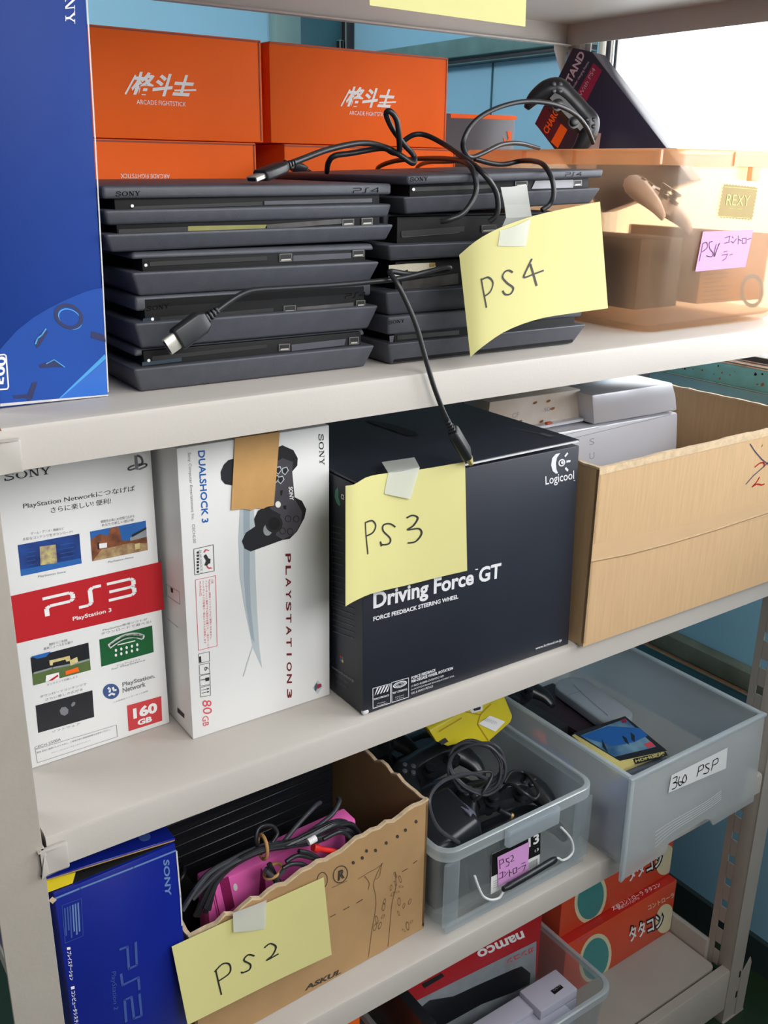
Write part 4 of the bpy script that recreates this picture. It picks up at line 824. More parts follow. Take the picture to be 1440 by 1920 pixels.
for s, a, b, c, bo in (('FORCE FEEDBACK', (771, 1274), (817, 1258.4), (771, 1268.5), .03), ('900-DEGREE WHEEL ROTATION', (770.7, 1280.6), (849, 1255), (770.7, 1275), .03), ('11-INCH RUBBER-OVERMOLD RIM', (770.7, 1288.6), (831.5, 1268.8), (770.7, 1284.8), 0), ('24-POSITION BRAKE BIAS ADJUSTMENT DIAL', (770.7, 1295.6), (851.6, 1269), (770.7, 1291.8), 0), ('GAS & BRAKE PEDALS', (770.7, 1302), (811.4, 1288), (770.7, 1298), 0)): tx(m, S, s, a, b, c, WPR, bo)
m.build('feature_list', r); m = MB()
for q in ([(698.6, 1290.6), (731.4, 1281.6), (731.8, 1317.8), (699, 1328)], [(733.8, 1279.6), (765.5, 1270.5), (765.7, 1306.7), (734.4, 1316.8)]): ln(m, S, q + [q[0]], .0008, WPR)
for k in range(5): x = 702 + k * 6; rc(m, S, [(x - 2 if k else x, 1304 - k * 1.7), (x + 1, 1303 - k * 1.7), (min(x + 8, 731), 1289 - k * 1.6), (min(x + 4.5, 730), 1290 - k * 1.6)], WPR)
tx(m, S, 'FORCE FEEDBACK', (701, 1313), (729.5, 1304.5), (701, 1309.5), WPR, .02); tx(m, S, 'Precision', (708, 1320), (722, 1316), (708, 1318), WPR); tx(m, S, 'Force Feedback', (706, 1324.5), (726, 1318.5), (706, 1322.5), WPR)
for rr_ in (13, 9, 5): el(m, S, (749.5, 1283), (rr_, -rr_ * .28), (0, rr_ * .45), WPR, .0005, 20, .8)
tx(m, S, '900° STEERING', (736, 1301.5), (763, 1293.5), (736, 1297.5), WPR, .02); tx(m, S, 'Lock-to-lock', (741, 1308), (757, 1303.5), (741, 1306), WPR); tx(m, S, '2.5 Turns', (741, 1312), (757, 1307.5), (741, 1310), WPR); m.build('printed_text', r)
m = MB(); rc(m, SL, [(634, 913), (629, 919), (628, 932), (632, 944), (637, 949), (639, 945), (635, 932), (635, 922)], GREENP); ln(m, SL, [(641, 927), (645, 929), (645, 936), (641, 934), (641, 927)], .0015, WPR)
for k in range(14): y = 985 + k * 11.5; ln(m, SL, [(622, y), (622 + (24, 18, 22, 14)[k % 4], y + (24, 18, 22, 14)[k % 4] * .28)], .0012, GPR)
for k in range(6): y = 1128 + k * 11; ln(m, SL, [(624, y), (664, y + 14)], .0014, GPR)
m.build('side_print', r); m = MB(); tx(m, SL, 'www.logicool.co.jp', (622, 1253.5), (664, 1281), (622, 1246), GREYINK, .02); tx(m, SL, 'Made in China', (630, 1266), (654, 1282), (630, 1262), GPR); tx(m, SL, 'LOGICOOL', (632, 1279), (651, 1292), (632, 1274), GPR, .03)
for k, mt in enumerate((RED, GREENP, BLUEP, mat('yellow_print', (220, 190, 70), .5, 0, 0))): x = 637.5 + (k % 2) * 3.6; y = 1228 + (k // 2) * 6 + (k % 2) * 2; rc(m, SL, [(x, y), (x + 3, y + 1.8), (x + 3, y + 7), (x, y + 5)], mt)
m.build('side_print', r)
m = MB(); m.box(.3635, .372, .0085, .014, S2 + .0005, S2 + .006, EDGEW); m.build('worn_corner', r, .002)

# ------------------------------------------------------------------ open cardboard box with the silver console
def carton_open(label, O, ang, w, d, hs, mt, parts=True, th=.004, inner=None, jag=.0, seed=1, group=None, name='cardboard_box'):
    """open carton; hs = wall heights at front-left, front-right, back-right, back-left"""
    random.seed(seed)
    U = V3((math.cos(ang), math.sin(ang), 0)); D = V3((-math.sin(ang), math.cos(ang), 0)); O = V3(O)
    r = thing(name, label, 'box', O + U * (w / 2) + D * (d / 2), ang, group)
    Z_ = V3((0, 0, 1)); m = MB(); m.prism([O, O + U * w, O + U * w + D * d, O + D * d], Z_ * th, mt); m.build('base', r)
    cor = [O, O + U * w, O + U * w + D * d, O + D * d]; inn = [D, -U, -D, U]
    for k, nm in enumerate(('front_panel', 'side_panel', 'back_panel', 'side_panel')):
        a, b = cor[k], cor[(k + 1) % 4]; h0, h1 = hs[k], hs[(k + 1) % 4]; n = 30
        top = [a.lerp(b, i / n) + Z_ * (h0 + (h1 - h0) * i / n + (random.uniform(-jag, jag) if 0 < i < n else 0)) for i in range(n + 1)]
        m = MB(); m.prism([a + Z_ * th, b + Z_ * th] + top[::-1], inn[k] * th, mt); o = m.build(nm, r)
        m = MB(); off = inn[k] * th
        ts = [p - inn[k] * .0004 for p in top]; m.loft([[p + Z_ * -.002, p + Z_ * .0008, p + off * 1.2 + Z_ * .0008, p + off * 1.2 + Z_ * -.002] for p in ts], KRAFTE); m.build('torn_edge', o)
    return r, plane(O, U, Z_), plane(O, D, Z_), plane(O + U * w, D, Z_)
r, S, SL, SR = carton_open('open kraft cardboard box marked with a red 2, holding a silver console', (.6968, -.0105, S2), -.0124, .464, .40, (.2437, .2475, .2445, .2437), KRAFT, th=.0045, jag=.0009, seed=4)
S.lim = (.697, 1.1585, S2 + .001, S2 + .2485)
m = MB(); rc(m, S, [(1118, 882), (1440, 803), (1600, 765), (1600, 775), (1440, 817), (1118, 892)], KRAFTE, .0006); m.build('folded_rim', r)
m = MB(); ln(m, S, [(1104, 1055), (1180, 1040), (1260, 1019), (1340, 995), (1440, 962), (1520, 938)], .0011, mat('card_crease', (150, 116, 80), .8, 0, .2, 60), .0005); ln(m, S, [(1104, 1052.5), (1180, 1037.5), (1260, 1016.5), (1340, 992.5), (1440, 959.5), (1520, 935.5)], .0012, KRAFTE, .0005)
m.build('fold_line', r)
m = MB(); rc(m, S, [(1107, 1022), (1280, 985), (1440, 938), (1520, 913), (1520, 941), (1440, 966), (1280, 1014), (1104, 1056)], mat('clear_tape_on_card', (208, 174, 134), .3, 0, .05, 20), .0003); m.build('packing_tape', r)
NAVYM = mat('navy_marker', (60, 64, 96), .6, 0, 0)
m = MB()
for q in ([(1406, 832), (1415, 846), (1428, 861), (1442, 872)], [(1398, 908), (1412, 892), (1428, 878), (1445, 862)]): ln(m, S, q, .0017, NAVYM)
for q in ([(1415, 875.5), (1424.7, 868), (1432, 868), (1432, 876)], [(1424, 894), (1418, 904), (1410, 912.5)], [(1410, 912.5), (1419, 907.5), (1428, 909), (1433, 907)]): ln(m, S, q, .002, RED, .0006, 4)
rc(m, S, [(1427, 838), (1430, 832), (1429, 837)], INK); m.build('marker_writing', r)

SILV = mat('silver_plastic', (206, 208, 216), .3, .25, .05, 8); SILV2 = mat('silver_dirty', (206, 200, 192), .5, 0, 0, 14, rgb2=(186, 168, 148)); SGREY = mat('grey_print_silver', (150, 152, 160), .5, 0, 0)
r = thing('game_console', 'silver console with an open dirty bay standing upright in the kraft cardboard box', 'game console', (.9, .24, S2 + .006), 0)
y0, y1 = .190, .286; zb = S2 + .0055
m = MB(); m.prism([V3((x, y0, z)) for x, z in ((.716, zb), (1.108, zb), (1.1085, 1.06), (1.104, 1.13), (1.0965, 1.1835), (.716, 1.1905))], (0, y1 - y0, 0), SILV); m.build('lower_body', r, .003)
m = MB(); m.prism([V3((x, y0 + .001, z)) for x, z in ((.904, 1.1895), (1.0955, 1.187), (1.088, 1.212), (1.0760, 1.2345), (.893, 1.236))], (0, y1 - y0 - .004, 0), SILV); m.build('upper_body', r, .003)
m = MB(); m.prism([V3((x, y0 + .032, z)) for x, z in ((.716, 1.191), (.905, 1.1895), (.900, 1.2385), (.720, 1.2405))], (0, .056, 0), SILV2); m.build('memory_bay', r, .001)
m = MB(); m.box(.720, .9, y0 + .02, y0 + .0325, 1.1912, 1.196, SILV); m.build('bay_ledge', r, .0008, 1)
SB = plane((.716, y0 + .032, 1.191), (1, 0, 0), (0, 0, 1)); m = MB()
for q in ((1003, 755), (1028, 752), (1036, 766), (975, 790), (1015, 790)): el(m, SB, q, (4, -2), (1, 2), RUST, .0005, 9)
tx(m, SB, 'CF', (960, 784), (973, 781), (960, 775), SGREY, 0); tx(m, SB, 'SD', (1020, 772), (1032, 770), (1020, 765), SGREY, 0); m.build('bay_marks', r)
m = MB(); m.box(.822, .833, y0 + .018, y0 + .024, 1.1962, 1.200, mat('orange_plug', (190, 84, 44), .5)); m.build('card_tab', r, .001)
SF = plane((.716, y0, zb), (1, 0, 0), (0, 0, 1)); m = MB()
ln(m, SF, [(1060, 815), (1200, 782), (1257, 769)], .0007, SGREY); ln(m, SF, [(1060, 825), (1200, 791), (1257, 777)], .0009, SGREY)
for k, ch in enumerate('SUPER'):
    y = 822 + 26.5 * k; tx(m, SF, ch, (1105, y + 13), (1114, y + 11), (1105, y + 1), SGREY, -.01)
m.build('lettering', r)
GSP = mat('grey_spine', (128, 128, 138), .4, 0, .1, 20); CSP = mat('cream_spine', (200, 188, 160), .5, 0, .1, 20); GBK = mat('glossy_dark_case', (30, 31, 40), .2, 0, .1, 10)
for i, (xa, xb, sp, lab) in enumerate(((.762, .792, CSP, 'narrow black case with a cream spine behind the silver console in the cardboard box'), (.796, .966, None, 'wide black case without a spine strip behind the silver console in the cardboard box'),
        (.9685, 1.0235, GSP, 'black case with a grey spine, third from the left behind the silver console'), (1.0255, 1.062, GSP, 'narrow black case with a thin pale spine, fourth from the left behind the silver console'), (1.0635, 1.150, GSP, 'black case with broad grey spine at the right end behind the silver console'))):
    r = thing('game_case', lab, 'case', ((xa + xb) / 2, .34, S2 + .005), 0, 'dark cases behind the silver console')
    m = MB(); m.box(xa, xb, .298, .378, S2 + .0055, 1.237 - i * .003, GBK); m.build('case_body', r, .001)
    if sp: wd = (.006, 0, .020, .005, .018)[i]; m = MB(); m.box(xa + .001, xa + wd, .2972, .298, S2 + .007, 1.235 - i * .003, sp); m.build('spine', r)
# ------------------------------------------------------------------ third shelf: blue box
BLUE2 = mat('deep_blue_card', (18, 36, 140), .3, 0, .15, 6); BLUE2D = mat('dull_blue_print', (30, 48, 110), .35, 0, .1, 8); PBL = mat('pale_blue_print', (104, 134, 186), .4, 0, 0); MBL = mat('mid_blue_print', (62, 88, 160), .4, 0, 0); YEL = mat('yellow_tape', (228, 204, 40), .4, 0, .08, 30)
r = thing('console_box', 'worn blue console box with half-open lid left of the torn cardboard box', 'box', (.08, .2, S3))
O = V3((.0155, .0228, S3)); S = card_box('carton', r, O, .03, .1285, .38, .308, BLUE2, -.0055)
m = MB(); y0 = .0225
l0, l1 = at(92, 1672, 1, y0), at(327, 1587, 1, y0); l0.z = S3 + .328; l1.z = S3 + .3125
m.prism([V3((.001, y0 - .001, l0.z)), V3((.1385, y0 + .003, l1.z)), V3((.127, .40, S3 + .322)), V3((.002, .40, S3 + .332))], (0, 0, .003), BLUE2); lid = m.build('lid_flap', r, .0006, 1)
m = MB(); m.prism([V3((.002, y0 - .0016, l0.z + .0004)), V3((.1375, y0 + .0024, l1.z + .0004)), V3((.1375, y0 + .0024, l1.z + .0016)), V3((.002, y0 - .0016, l0.z + .0016))], (0, .0005, 0), KRAFT2); m.build('raw_edge', lid)
SLD = plane(V3((.001, y0, l0.z + .003)), V3((.1375, .004, l1.z - l0.z)), (0, 1, 0)); m = MB(); el(m, SLD, (271, 1570), (11, -3), (3, 8), MBL, .0006); m.build('lid_emblem', lid)
m = MB(); m.prism([V3(p) for p in ((.0145, .026, S3 + .3082), (.134, .0295, S3 + .3082), (.124, .38, S3 + .3082), (.008, .38, S3 + .3082))], (0, 0, .0006), DARK); m.build('dark_top_plate', r)  # dark plate on the closed carton stands in for its shaded inside
m = MB(); m.prism([V3((.004, y0 + .004, S3 + .3095)), V3((.030, y0 + .004, S3 + .309)), V3((.034, y0 + .004, S3 + .320)), V3((.004, y0 + .004, S3 + .3245))], (0, .001, 0), YEL); m.build('yellow_tape', r)
m = MB(); ln(m, S, [(94, 1688), (150, 1665), (250, 1626), (330, 1594)], .0022, PBL, .0006); ln(m, S, [(330.5, 1595), (338, 1680), (341, 1735)], .0016, EDGEW, .0006); ln(m, S, [(94, 1684), (102, 1690)], .005, KRAFTE, .0008); m.build('worn_edge', r)
m = MB(); tx(m, S, 'SONY', (305.5, 1612), (309.5, 1679.5), (317, 1611), PBL, .03); m.build('wordmark', r)
for q in ([(223.5, 1780), (238.3, 1774.5), (241.3, 1816), (256, 1809), (254, 1765.5)], [(226.5, 1825), (229.4, 1846.7), (259, 1832), (261, 1855.6)], [(236.3, 1916), (233.3, 1874.4), (246, 1868.5), (251, 1909), (265, 1904), (261, 1862.5)]):
    m = MB(); ln(m, S, q, .0028, MBL, .0005); m.build('logo_stroke', r)
m = MB(); tx(m, S, 'PlayStation 2', (206, 1822), (210.5, 1894), (217, 1820.5), MBL); m.build('name_print', r)
m = MB(); tx(m, S, '■ プレイステーション', (124.5, 1776), (130.5, 1838), (132.5, 1775), WHITEP, .02); tx(m, S, '■ コンピュータシステム', (132, 1850), (140, 1925), (140, 1848), WHITEP, .02); m.build('side_text', r)
m = MB(); ln(m, S, [(152, 1684), (155.5, 1754), (122, 1768), (116, 1697), (152, 1684)], .0005, MBL)
for k in range(6): x = 146 - k * 5; L = (54, 58, 50, 60, 44, 52)[k]; ln(m, S, [(x, 1692 + k * 2), (x + 3, 1692 + k * 2 + L)], .0015, PBL if k < 3 else MBL, .0005)
m.build('info_panel', r)

# ------------------------------------------------------------------ torn cardboard box with cables
r, S, SL, SR = carton_open('torn kraft cardboard box of cables and a pink console on the third shelf', (.1485, .0316, S3 + .0004), .0333, .342, .37, (.174, .2095, .215, .205), KRAFT2, jag=.0042, seed=9)
S.lim = (.149, .490, S3 + .0035, S3 + .206); CLINE = mat('brown_line_print', (112, 84, 56), .8, 0, 0); CDARK = mat('dark_brown_print', (62, 52, 44), .8, 0, 0)
m = MB()
for q in ([(618.6, 1719), (629, 1713.7)], [(643.4, 1705.8), (655, 1699.6)], [(668, 1693), (679.7, 1686)], [(754, 1634), (764, 1628)], [(774, 1619), (782, 1613)]): ln(m, S, q, .0012, CDARK)
m.build('dashed_line', r)
m = MB(); el(m, S, (638, 1639), (14, -5), (2, 16), CDARK, .0005, 24, .9); tx(m, S, 'R', (633, 1652), (646, 1645), (634, 1633), CDARK, .05); ln(m, S, [(622, 1664), (651, 1651)], .001, CLINE); el(m, S, (604, 1650), (10, -4), (2, 15), CDARK, .0005, 24, .9); m.build('recycle_mark', r)
m = MB()
for q in ([(690, 1800), (697, 1745), (704, 1704), (704, 1679), (700, 1658), (705, 1642), (716, 1618)], [(683, 1642), (692, 1655), (690, 1668)], [(671, 1648), (690, 1636), (705, 1628), (718, 1618)], [(716, 1618), (711, 1642), (704, 1648)]): ln(m, S, q, .0008, CLINE, .0005, 3)
m.build('tree_drawing', r)
m = MB(); ln(m, S, [(727, 1782), (732, 1722), (735, 1693), (742, 1662), (741, 1634)], .0008, CLINE, .0005, 3)
random.seed(3)
for c in ((741, 1640), (750, 1648), (733, 1664), (752, 1662), (741, 1656), (745, 1672), (736, 1676), (721, 1690), (719, 1700), (748, 1690), (757, 1698), (768, 1690), (747, 1712), (718, 1718), (712, 1735), (703, 1738), (706, 1724), (764, 1736), (771, 1728), (757, 1744)):
    a = random.uniform(0, 3); L = random.uniform(6, 9); dx, dy = math.cos(a) * L * .5, math.sin(a) * L; el(m, S, c, (dx, dy), (-dy * .35, dx * .5), CLINE, .0005, 10, .78)
m.build('plant_drawing', r)
m = MB(); tx(m, S, 'ASKUL', (571, 1858), (639, 1825), (574, 1847), CDARK, .04); m.build('wordmark', r)
for c in ((724, 1580), (704, 1594), (679, 1608), (687, 1595), (745, 1568), (760, 1556), (780, 1540), (795, 1733), (662, 1617)): m = MB(); el(m, S, c, (2.6, -1), (1, 3.4), CDARK, .0006, 7); m.build('torn_hole', r)
PINK = mat('pink_plastic', (248, 112, 194), .35, 0, .06, 10); PINKD = mat('dark_pink_plastic', (150, 40, 96), .4, 0, .1, 20)
r = thing('game_console', 'slim pink console standing on its long side in the torn cardboard box', 'game console', (.3, .1, S3 + .03), 0)
pt = [at(388, 1664, 1, .086), at(668, 1536, 1, .089)]; zt0, zt1 = pt[0].z, pt[1].z
m = MB(); m.prism([V3((pt[0].x, .086, zt0)), V3((pt[1].x, .089, zt1)), V3((pt[1].x, .089, S3 + .005)), V3((pt[0].x, .086, S3 + .005))][::-1], (0, .030, 0), PINK); m.build('shell', r, .003)
SP = plane((pt[0].x, .086, S3 + .03), (pt[1].x - pt[0].x, .003, 0), (0, 0, 1)); m = MB()
rc(m, SP, [(411, 1651), (428, 1643), (440, 1700), (424, 1712)], PINKD); m.build('groove', r); m = MB(); ln(m, SP, [(400, 1662), (412, 1720)], .0012, PINKD); ln(m, SP, [(396, 1664), (408, 1720)], .0008, PINKD); m.build('groove', r); m = MB(); rc(m, SP, [(489, 1626), (496, 1640), (500, 1690), (484, 1697)], PINKD); m.build('groove', r)
m = MB(); el(m, SP, (441, 1663), (4, -1), (1, 7), WHITEP, .0006, 12); m.build('badge', r)
random.seed(11)
TAN = mat('tan_rubber_band', (186, 140, 84), .6, 0, .1, 60); REDPL = mat('red_plug', (214, 40, 36), .4, 0, .05, 30); GCORD = mat('grey_cable_rubber', (62, 64, 70), .4, 0, .1, 50)
def bundle(label, mains, n, spread, yd, r0, band):
    r = thing('cable_bundle', label, 'cables', path([mains[len(mains) // 2]], yd)[0], 0)
    for k in range(n):
        ph = random.uniform(0, 6.28); q = []
        for i, p in enumerate(mains):
            sp = spread * (1.0 if i in (0, len(mains) - 1) else .6 if abs(i - band) > 1 else .28) ; a = ph + .5 * i
            q.append(at(p[0] + sp * math.cos(a) * 1.3 + (random.uniform(-8, 8) if i in (0, len(mains) - 1) else 0), p[1] + sp * math.sin(a), 1, (p[2] if len(p) > 2 else yd) + .006 * math.sin(a * 1.7)))
        cord('cord', q, r0, r, GCORD if k % 3 == 0 else CORD, 6, 8)
    return r
r = bundle('thick bundle of black cables tied with a tan band in the torn cardboard box', [(362, 1702, .060), (398, 1645, .064), (445, 1612, .066), (496, 1590, .066), (545, 1582, .066), (590, 1568, .070), (640, 1548, .074), (660, 1562, .072), (672, 1600, .062)], 9, 17, .066, .0030, 3)
c = at(492, 1588, 1, .068); m = MB(); m.tube([c + V3((.004 * math.sin(a) * .3, 0.012 * math.cos(a), .015 * math.sin(a))) for a in [k * math.pi / 8 for k in range(17)]], .0022, TAN, 8, 2); m.build('rubber_band', r)
cord('cord', path([(490, 1600, .07), (480, 1575, .07), (486, 1552, .075), (508, 1548, .078), (520, 1562, .075), (510, 1580, .07)]), .0026, r)
cord('flat_cord', path([(525, 1588, .075), (555, 1550, .085), (590, 1512, .10), (600, 1505, .11)]), .0030, r, GCORD); cord('flat_cord', path([(575, 1565, .075), (620, 1530, .09), (636, 1505, .10), (634, 1498, .11)]), .0030, r, GCORD)
r = bundle('smaller black cable bundle with a red plug hanging over the pink console', [(512, 1630, .049), (516, 1645, .051), (524, 1660, .054), (538, 1684, .056), (546, 1704, .058)], 6, 11, .047, .0028, 1)
c = at(512, 1632, 1, .0535); m = MB(); m.tube([c + V3((.011 * math.cos(a), .009 * math.sin(a), -.001 + .004 * math.cos(a))) for a in [k * math.pi / 8 for k in range(17)]], .002, TAN, 8, 2); m.build('rubber_band', r)
for k, q in enumerate(([(530, 1628, .046), (548, 1620, .046), (575, 1625, .047), (590, 1660, .049)], [(536, 1616, .045), (560, 1604, .046), (600, 1612, .047), (630, 1615, .050)], [(560, 1596, .046), (585, 1602, .046), (610, 1625, .049), (600, 1650, .050)], [(606, 1574, .046), (640, 1560, .046), (664, 1582, .048), (662, 1602, .050)])): cord('cord', path(q), .0028, r)
a, b = at(587, 1589, 1, .050), at(629, 1597, 1, .050); m = MB(); m.tube([a, a.lerp(b, .5), b], [.0045, .0055, .0035], REDPL, 12, 3); m.build('red_plug', r); m = MB(); m.tube([b, b + (b - a) * .25], .003, METAL, 10, 0); m.build('metal_tip', r)
a, b = at(578, 1579, 1, .046), at(592, 1571, 1, .046); m = MB(); m.tube([a, b], .0045, WHITEP, 10, 2); m.build('white_plug', r)
random.seed(21)
ADP = mat('adapter_black', (26, 27, 30), .45, 0, .15, 30)
for k, (x, y, z, sx, sy, sz, rz) in enumerate(((.187, .168, S3 + .006, .05, .07, .12, .03), (.435, .165, S3 + .006, .06, .07, .06, .03))):
    w_ = ('left', 'right')[k]
    r = thing('power_adapter', '%s black power adapter in the dark of the torn cardboard box' % w_, 'adapter', (x, y, z), rz, 'power adapters in the torn box')
    m = MB(); M = Matrix.Translation((x, y, z)) @ Matrix.Rotation(rz, 4, 'Z'); m.box(-sx / 2, sx / 2, -sy / 2, sy / 2, 0, sz, ADP, M); m.build('casing', r, .004)
    m = MB(); m.tube([M @ V3(p) for p in ((0, 0, sz - .002), (.01, 0, sz + .008), (.02, .01, sz + .01), (.02, .025, sz + .004), (.005, .03, sz + .006), (-.015, .02, sz + .008))], .0028, CORD, 8, 5); m.build('cord', r)
for k, (xa, xb, ya, yb, zt) in enumerate(((.170, .455, .215, .285, .800), (.165, .450, .300, .375, .825))):
    r = thing('game_console', '%s ribbed black console standing behind the pink console in the torn box' % ('front' if not k else 'rear'), 'game console', ((xa + xb) / 2, (ya + yb) / 2, S3 + .005), .0333)
    M = Matrix.Translation(((xa + xb) / 2, (ya + yb) / 2, 0)) @ Matrix.Rotation(.0333, 4, 'Z'); w2, d2 = (xb - xa) / 2, (yb - ya) / 2
    m = MB(); m.box(-w2, w2, -d2, d2, S3 + .0055, zt, ADP, M); m.build('casing', r, .002)
    for i in range(7): m = MB(); z = zt - .012 - i * .018; m.box(-w2 + .003, w2 - .003, -d2 - .003, -d2, z - .005, z + .005, BLACKPL2, M); m.build('rib', r, .001, 1)
r = thing('carton', 'dark block added to darken the back of the third shelf behind the torn cardboard box', 'box', (.40, .50, S3))
m = MB(); m.box(.15, .66, .43, .58, S3 + .0005, S3 + .33, mat('dark_filler', (22, 23, 26), .5, 0, .1, 9)); m.build('carton_body', r, .002)  # filler block, its dark colour stands in for the gloom behind the box

# ------------------------------------------------------------------ clear tub with handles
r = thing('storage_tub', 'clear lidless storage tub with a wire handle and pink note on the third shelf', 'tub', (.63, .2, S3))
TB = (.4965, .7755, .019, .40); TT = (.4985, .777, .0165, .405); ZR = .7045
tub(r, CPL, TB, TT, S3 + .0004, ZR, .024, .0020, .0048, .015, .012, RPL)
SC_ = plane((.494, .0185, S3), (1, 0, 0), (0, -.0025, .135))
for xa, xb in ((.4985, .5240), (.7400, .7745)):
    m = MB(); m.loft([rrect(xa, xb, .0115, .0172, z, .0025, 2) for z in (S3 + .016, ZR - .016)], RPL2); m.build('corner_column', r, .0012, 2)
m = MB(); m.loft([rrect(.505, .768, .0128, .0178, z, .002, 2) for z in (S3 + .004, S3 + .017)], RPL2); m.build('base_band', r, .001)
mat_ledge = plastic('ledge_plastic', (244, 249, 252), (232, 240, 246), .58, 0, .12)
q0, q1 = at(945, 1600, 1, .010), at(1035, 1548, 1, .010); m = MB(); m.loft([rrect(q0.x - .002, q1.x + .006, .0005, .0110, z, .004) for z in (ZR - .024, ZR - .010, ZR + .002)], mat_ledge); m.build('grip_ledge', r, .001)
WIRE = mat('white_wire', (228, 230, 232), .35, 0, .05, 40)
hd = path([(890, 1642, .0085), (897, 1662, .005), (906, 1680, .003), (920, 1687, .001), (935, 1684, .0), (942, 1675, .0), (949, 1664, .0)]); m = MB(); m.tube(hd, .0017, WIRE, 8, 5); h = m.build('handle', r)
m = MB(); m.tube(path([(1038, 1612, .0), (1046, 1609, .0), (1055, 1613, .001), (1068, 1606, .003), (1075, 1593, .005), (1070, 1572, .008), (1052, 1551, .0105)]), .0017, WIRE, 8, 5); m.build('handle_wire', h)
m = MB(); m.tube([at(946, 1666, 1, .0), at(948, 1665, 1, .0), at(992, 1640, 1, -.001), at(1038, 1613, 1, .0), at(1040, 1612, 1, .0)], [.004] * 6 + [.0052] * 10 + [.004] * 6, BLACKPL2, 12, 5); m.build('handle_grip', h)
r2 = thing('product_label', 'black and white printed label with the number 13 on the clear handled tub', 'label', at(960, 1620, 1, .015))
m = MB(); rc(m, SC_, [(921, 1601), (1012, 1558), (1010, 1630), (919, 1676)], WHITEP, .0012); rc(m, SC_, [(921, 1601), (1012, 1558), (1011.5, 1600), (920, 1643)], SLOT, .0016); m.build('label_sheet', r2)
m = MB(); tx(m, SC_, '13', (989, 1588), (1009, 1578), (989, 1570), WHITEP, .03, .002); tx(m, SC_, '13', (1001, 1597), (1008, 1593), (1001, 1592), WHITEP, 0, .002); m.build('label_number', r2); m = MB()
for k in range(9): x = 990 + k * 2; ln(m, SC_, [(x, 1629 - k), (x, 1616 - k)], .0005 + .0003 * (k % 2), INK, .002)
m.build('barcode', r2); m = MB()
for k in range(4): ln(m, SC_, [(923, 1652 + k * 4), (936, 1646 + k * 4)], .0005, INK, .002)
m.build('label_print', r2)
r2 = thing('sticky_note', 'pink sticky note hand-lettered for PS2 controllers on the clear handled tub', 'note', at(960, 1620, 1, .014))
m = MB(); rc(m, SC_, [(930, 1605), (990, 1576), (987, 1633), (932, 1660)], PINKN, .0028); m.build('paper', r2)
m = MB()
for q in ([(934, 1610), (935, 1627)], [(934, 1611), (940, 1608), (942, 1614), (935, 1619)], [(952, 1606), (946, 1608), (947, 1613), (952, 1614), (951, 1620), (945, 1623)], [(954, 1603), (958, 1601), (960, 1605), (955, 1613), (961, 1611)],
          [(933, 1636), (940, 1632), (940, 1643)], [(932, 1646), (940, 1642)], [(943, 1632), (945, 1634)], [(943, 1641), (950, 1632)], [(952, 1628), (953, 1641)], [(953, 1633), (957, 1634)], [(959, 1627), (960, 1636), (966, 1633), (966, 1624), (959, 1627)], [(968, 1627), (973, 1624)], [(975, 1617), (982, 1614)], [(974, 1623), (983, 1619), (979, 1630)]): ln(m, SC_, q, .0011, INK, .0033)
m.build('handwriting', r2)
gp = 'black gamepads in the clear handled tub'
gamepad('black gamepad at the front right of the clear handled tub, buttons up', (.690, .112, .653), RotE(.22, 0, -.25), BLACKPL2, .92, gp)
gamepad('black gamepad under the grey cable coil in the clear handled tub', (.640, .215, .668), RotE(.25, 0, .15), BLACKPL2, .92, gp)
gamepad('black gamepad at the rear left of the clear handled tub under the shelf', (.590, .325, .655), RotE(.15, 0, .1), BLACKPL2, .92, gp)
gamepad('lowest black gamepad at the bottom right of the clear handled tub', (.694, .085, .611), RotE(0, 0, 0), BLACKPL2, .85, gp, False)
gamepad('lowest black gamepad at the bottom rear of the clear handled tub', (.640, .205, .613), RotE(0, 0, -.1), BLACKPL2, .92, gp, False)
gamepad('black gamepad at the rear right of the clear handled tub below the yellow packet', (.690, .335, .613), RotE(0, 0, 0), BLACKPL2, .92, gp, False)
r = thing('multi_adapter', 'black faceted adapter block with a shiny corner in the clear handled tub', 'adapter', (.55, .08, S3 + .01))
m = MB(); m.hexa([V3(p) for p in ((.500, .034, .5945), (.610, .034, .5945), (.606, .125, .5945), (.502, .125, .5945))], [V3(p) for p in ((.502, .040, .690), (.592, .050, .700), (.585, .118, .722), (.506, .118, .716))], BLACKPL2); m.build('casing', r, .008, 3)
m = MB(); m.hexa([V3(p) for p in ((.592, .055, .655), (.612, .062, .650), (.606, .10, .65), (.588, .10, .655))], [V3(p) for p in ((.578, .06, .708), (.596, .068, .700), (.592, .10, .705), (.576, .10, .712))], mat('shiny_grey_plastic', (120, 122, 140), .18, .3, .1, 20)); m.build('shiny_corner', r, .003)
m = MB(); m.tube([at(860, 1580, 1, .04), at(820, 1550, 1, .04), at(805, 1500, 1, .05), at(830, 1465, 1, .07), at(880, 1450, 1, .09), at(912, 1460, 1, .10)], .0028, GCORD, 8, 7); m.build('cord', r)
r = thing('cable_coil', 'coil of grey cable lying on the black gamepads in the clear handled tub', 'cable', at(890, 1440, 1, .13))
c = at(893, 1438, 1, .125); random.seed(5); pts = []
for k in range(46):
    a = k * .62; rr = .040 + .006 * math.sin(k * 1.3); pts.append(c + RX * (rr * .88 * math.cos(a) + .003 * math.sin(k)) + RY * (rr * .98 * math.sin(a)) - RZ * (.004 * math.sin(k * .7)))
cord('cord', pts, .0024, r, GCORD, 4, 8)
cord('cord_tail', [pts[-1], c + V3((.02, -.01, -.01)), c + V3((.0, -.02, -.03)), c + V3((-.01, -.01, -.05))], .0024, r, GCORD)
r = thing('cable_coil', 'small black cable loop beside the right wall of the clear handled tub', 'cable', at(985, 1480, 1, .13))
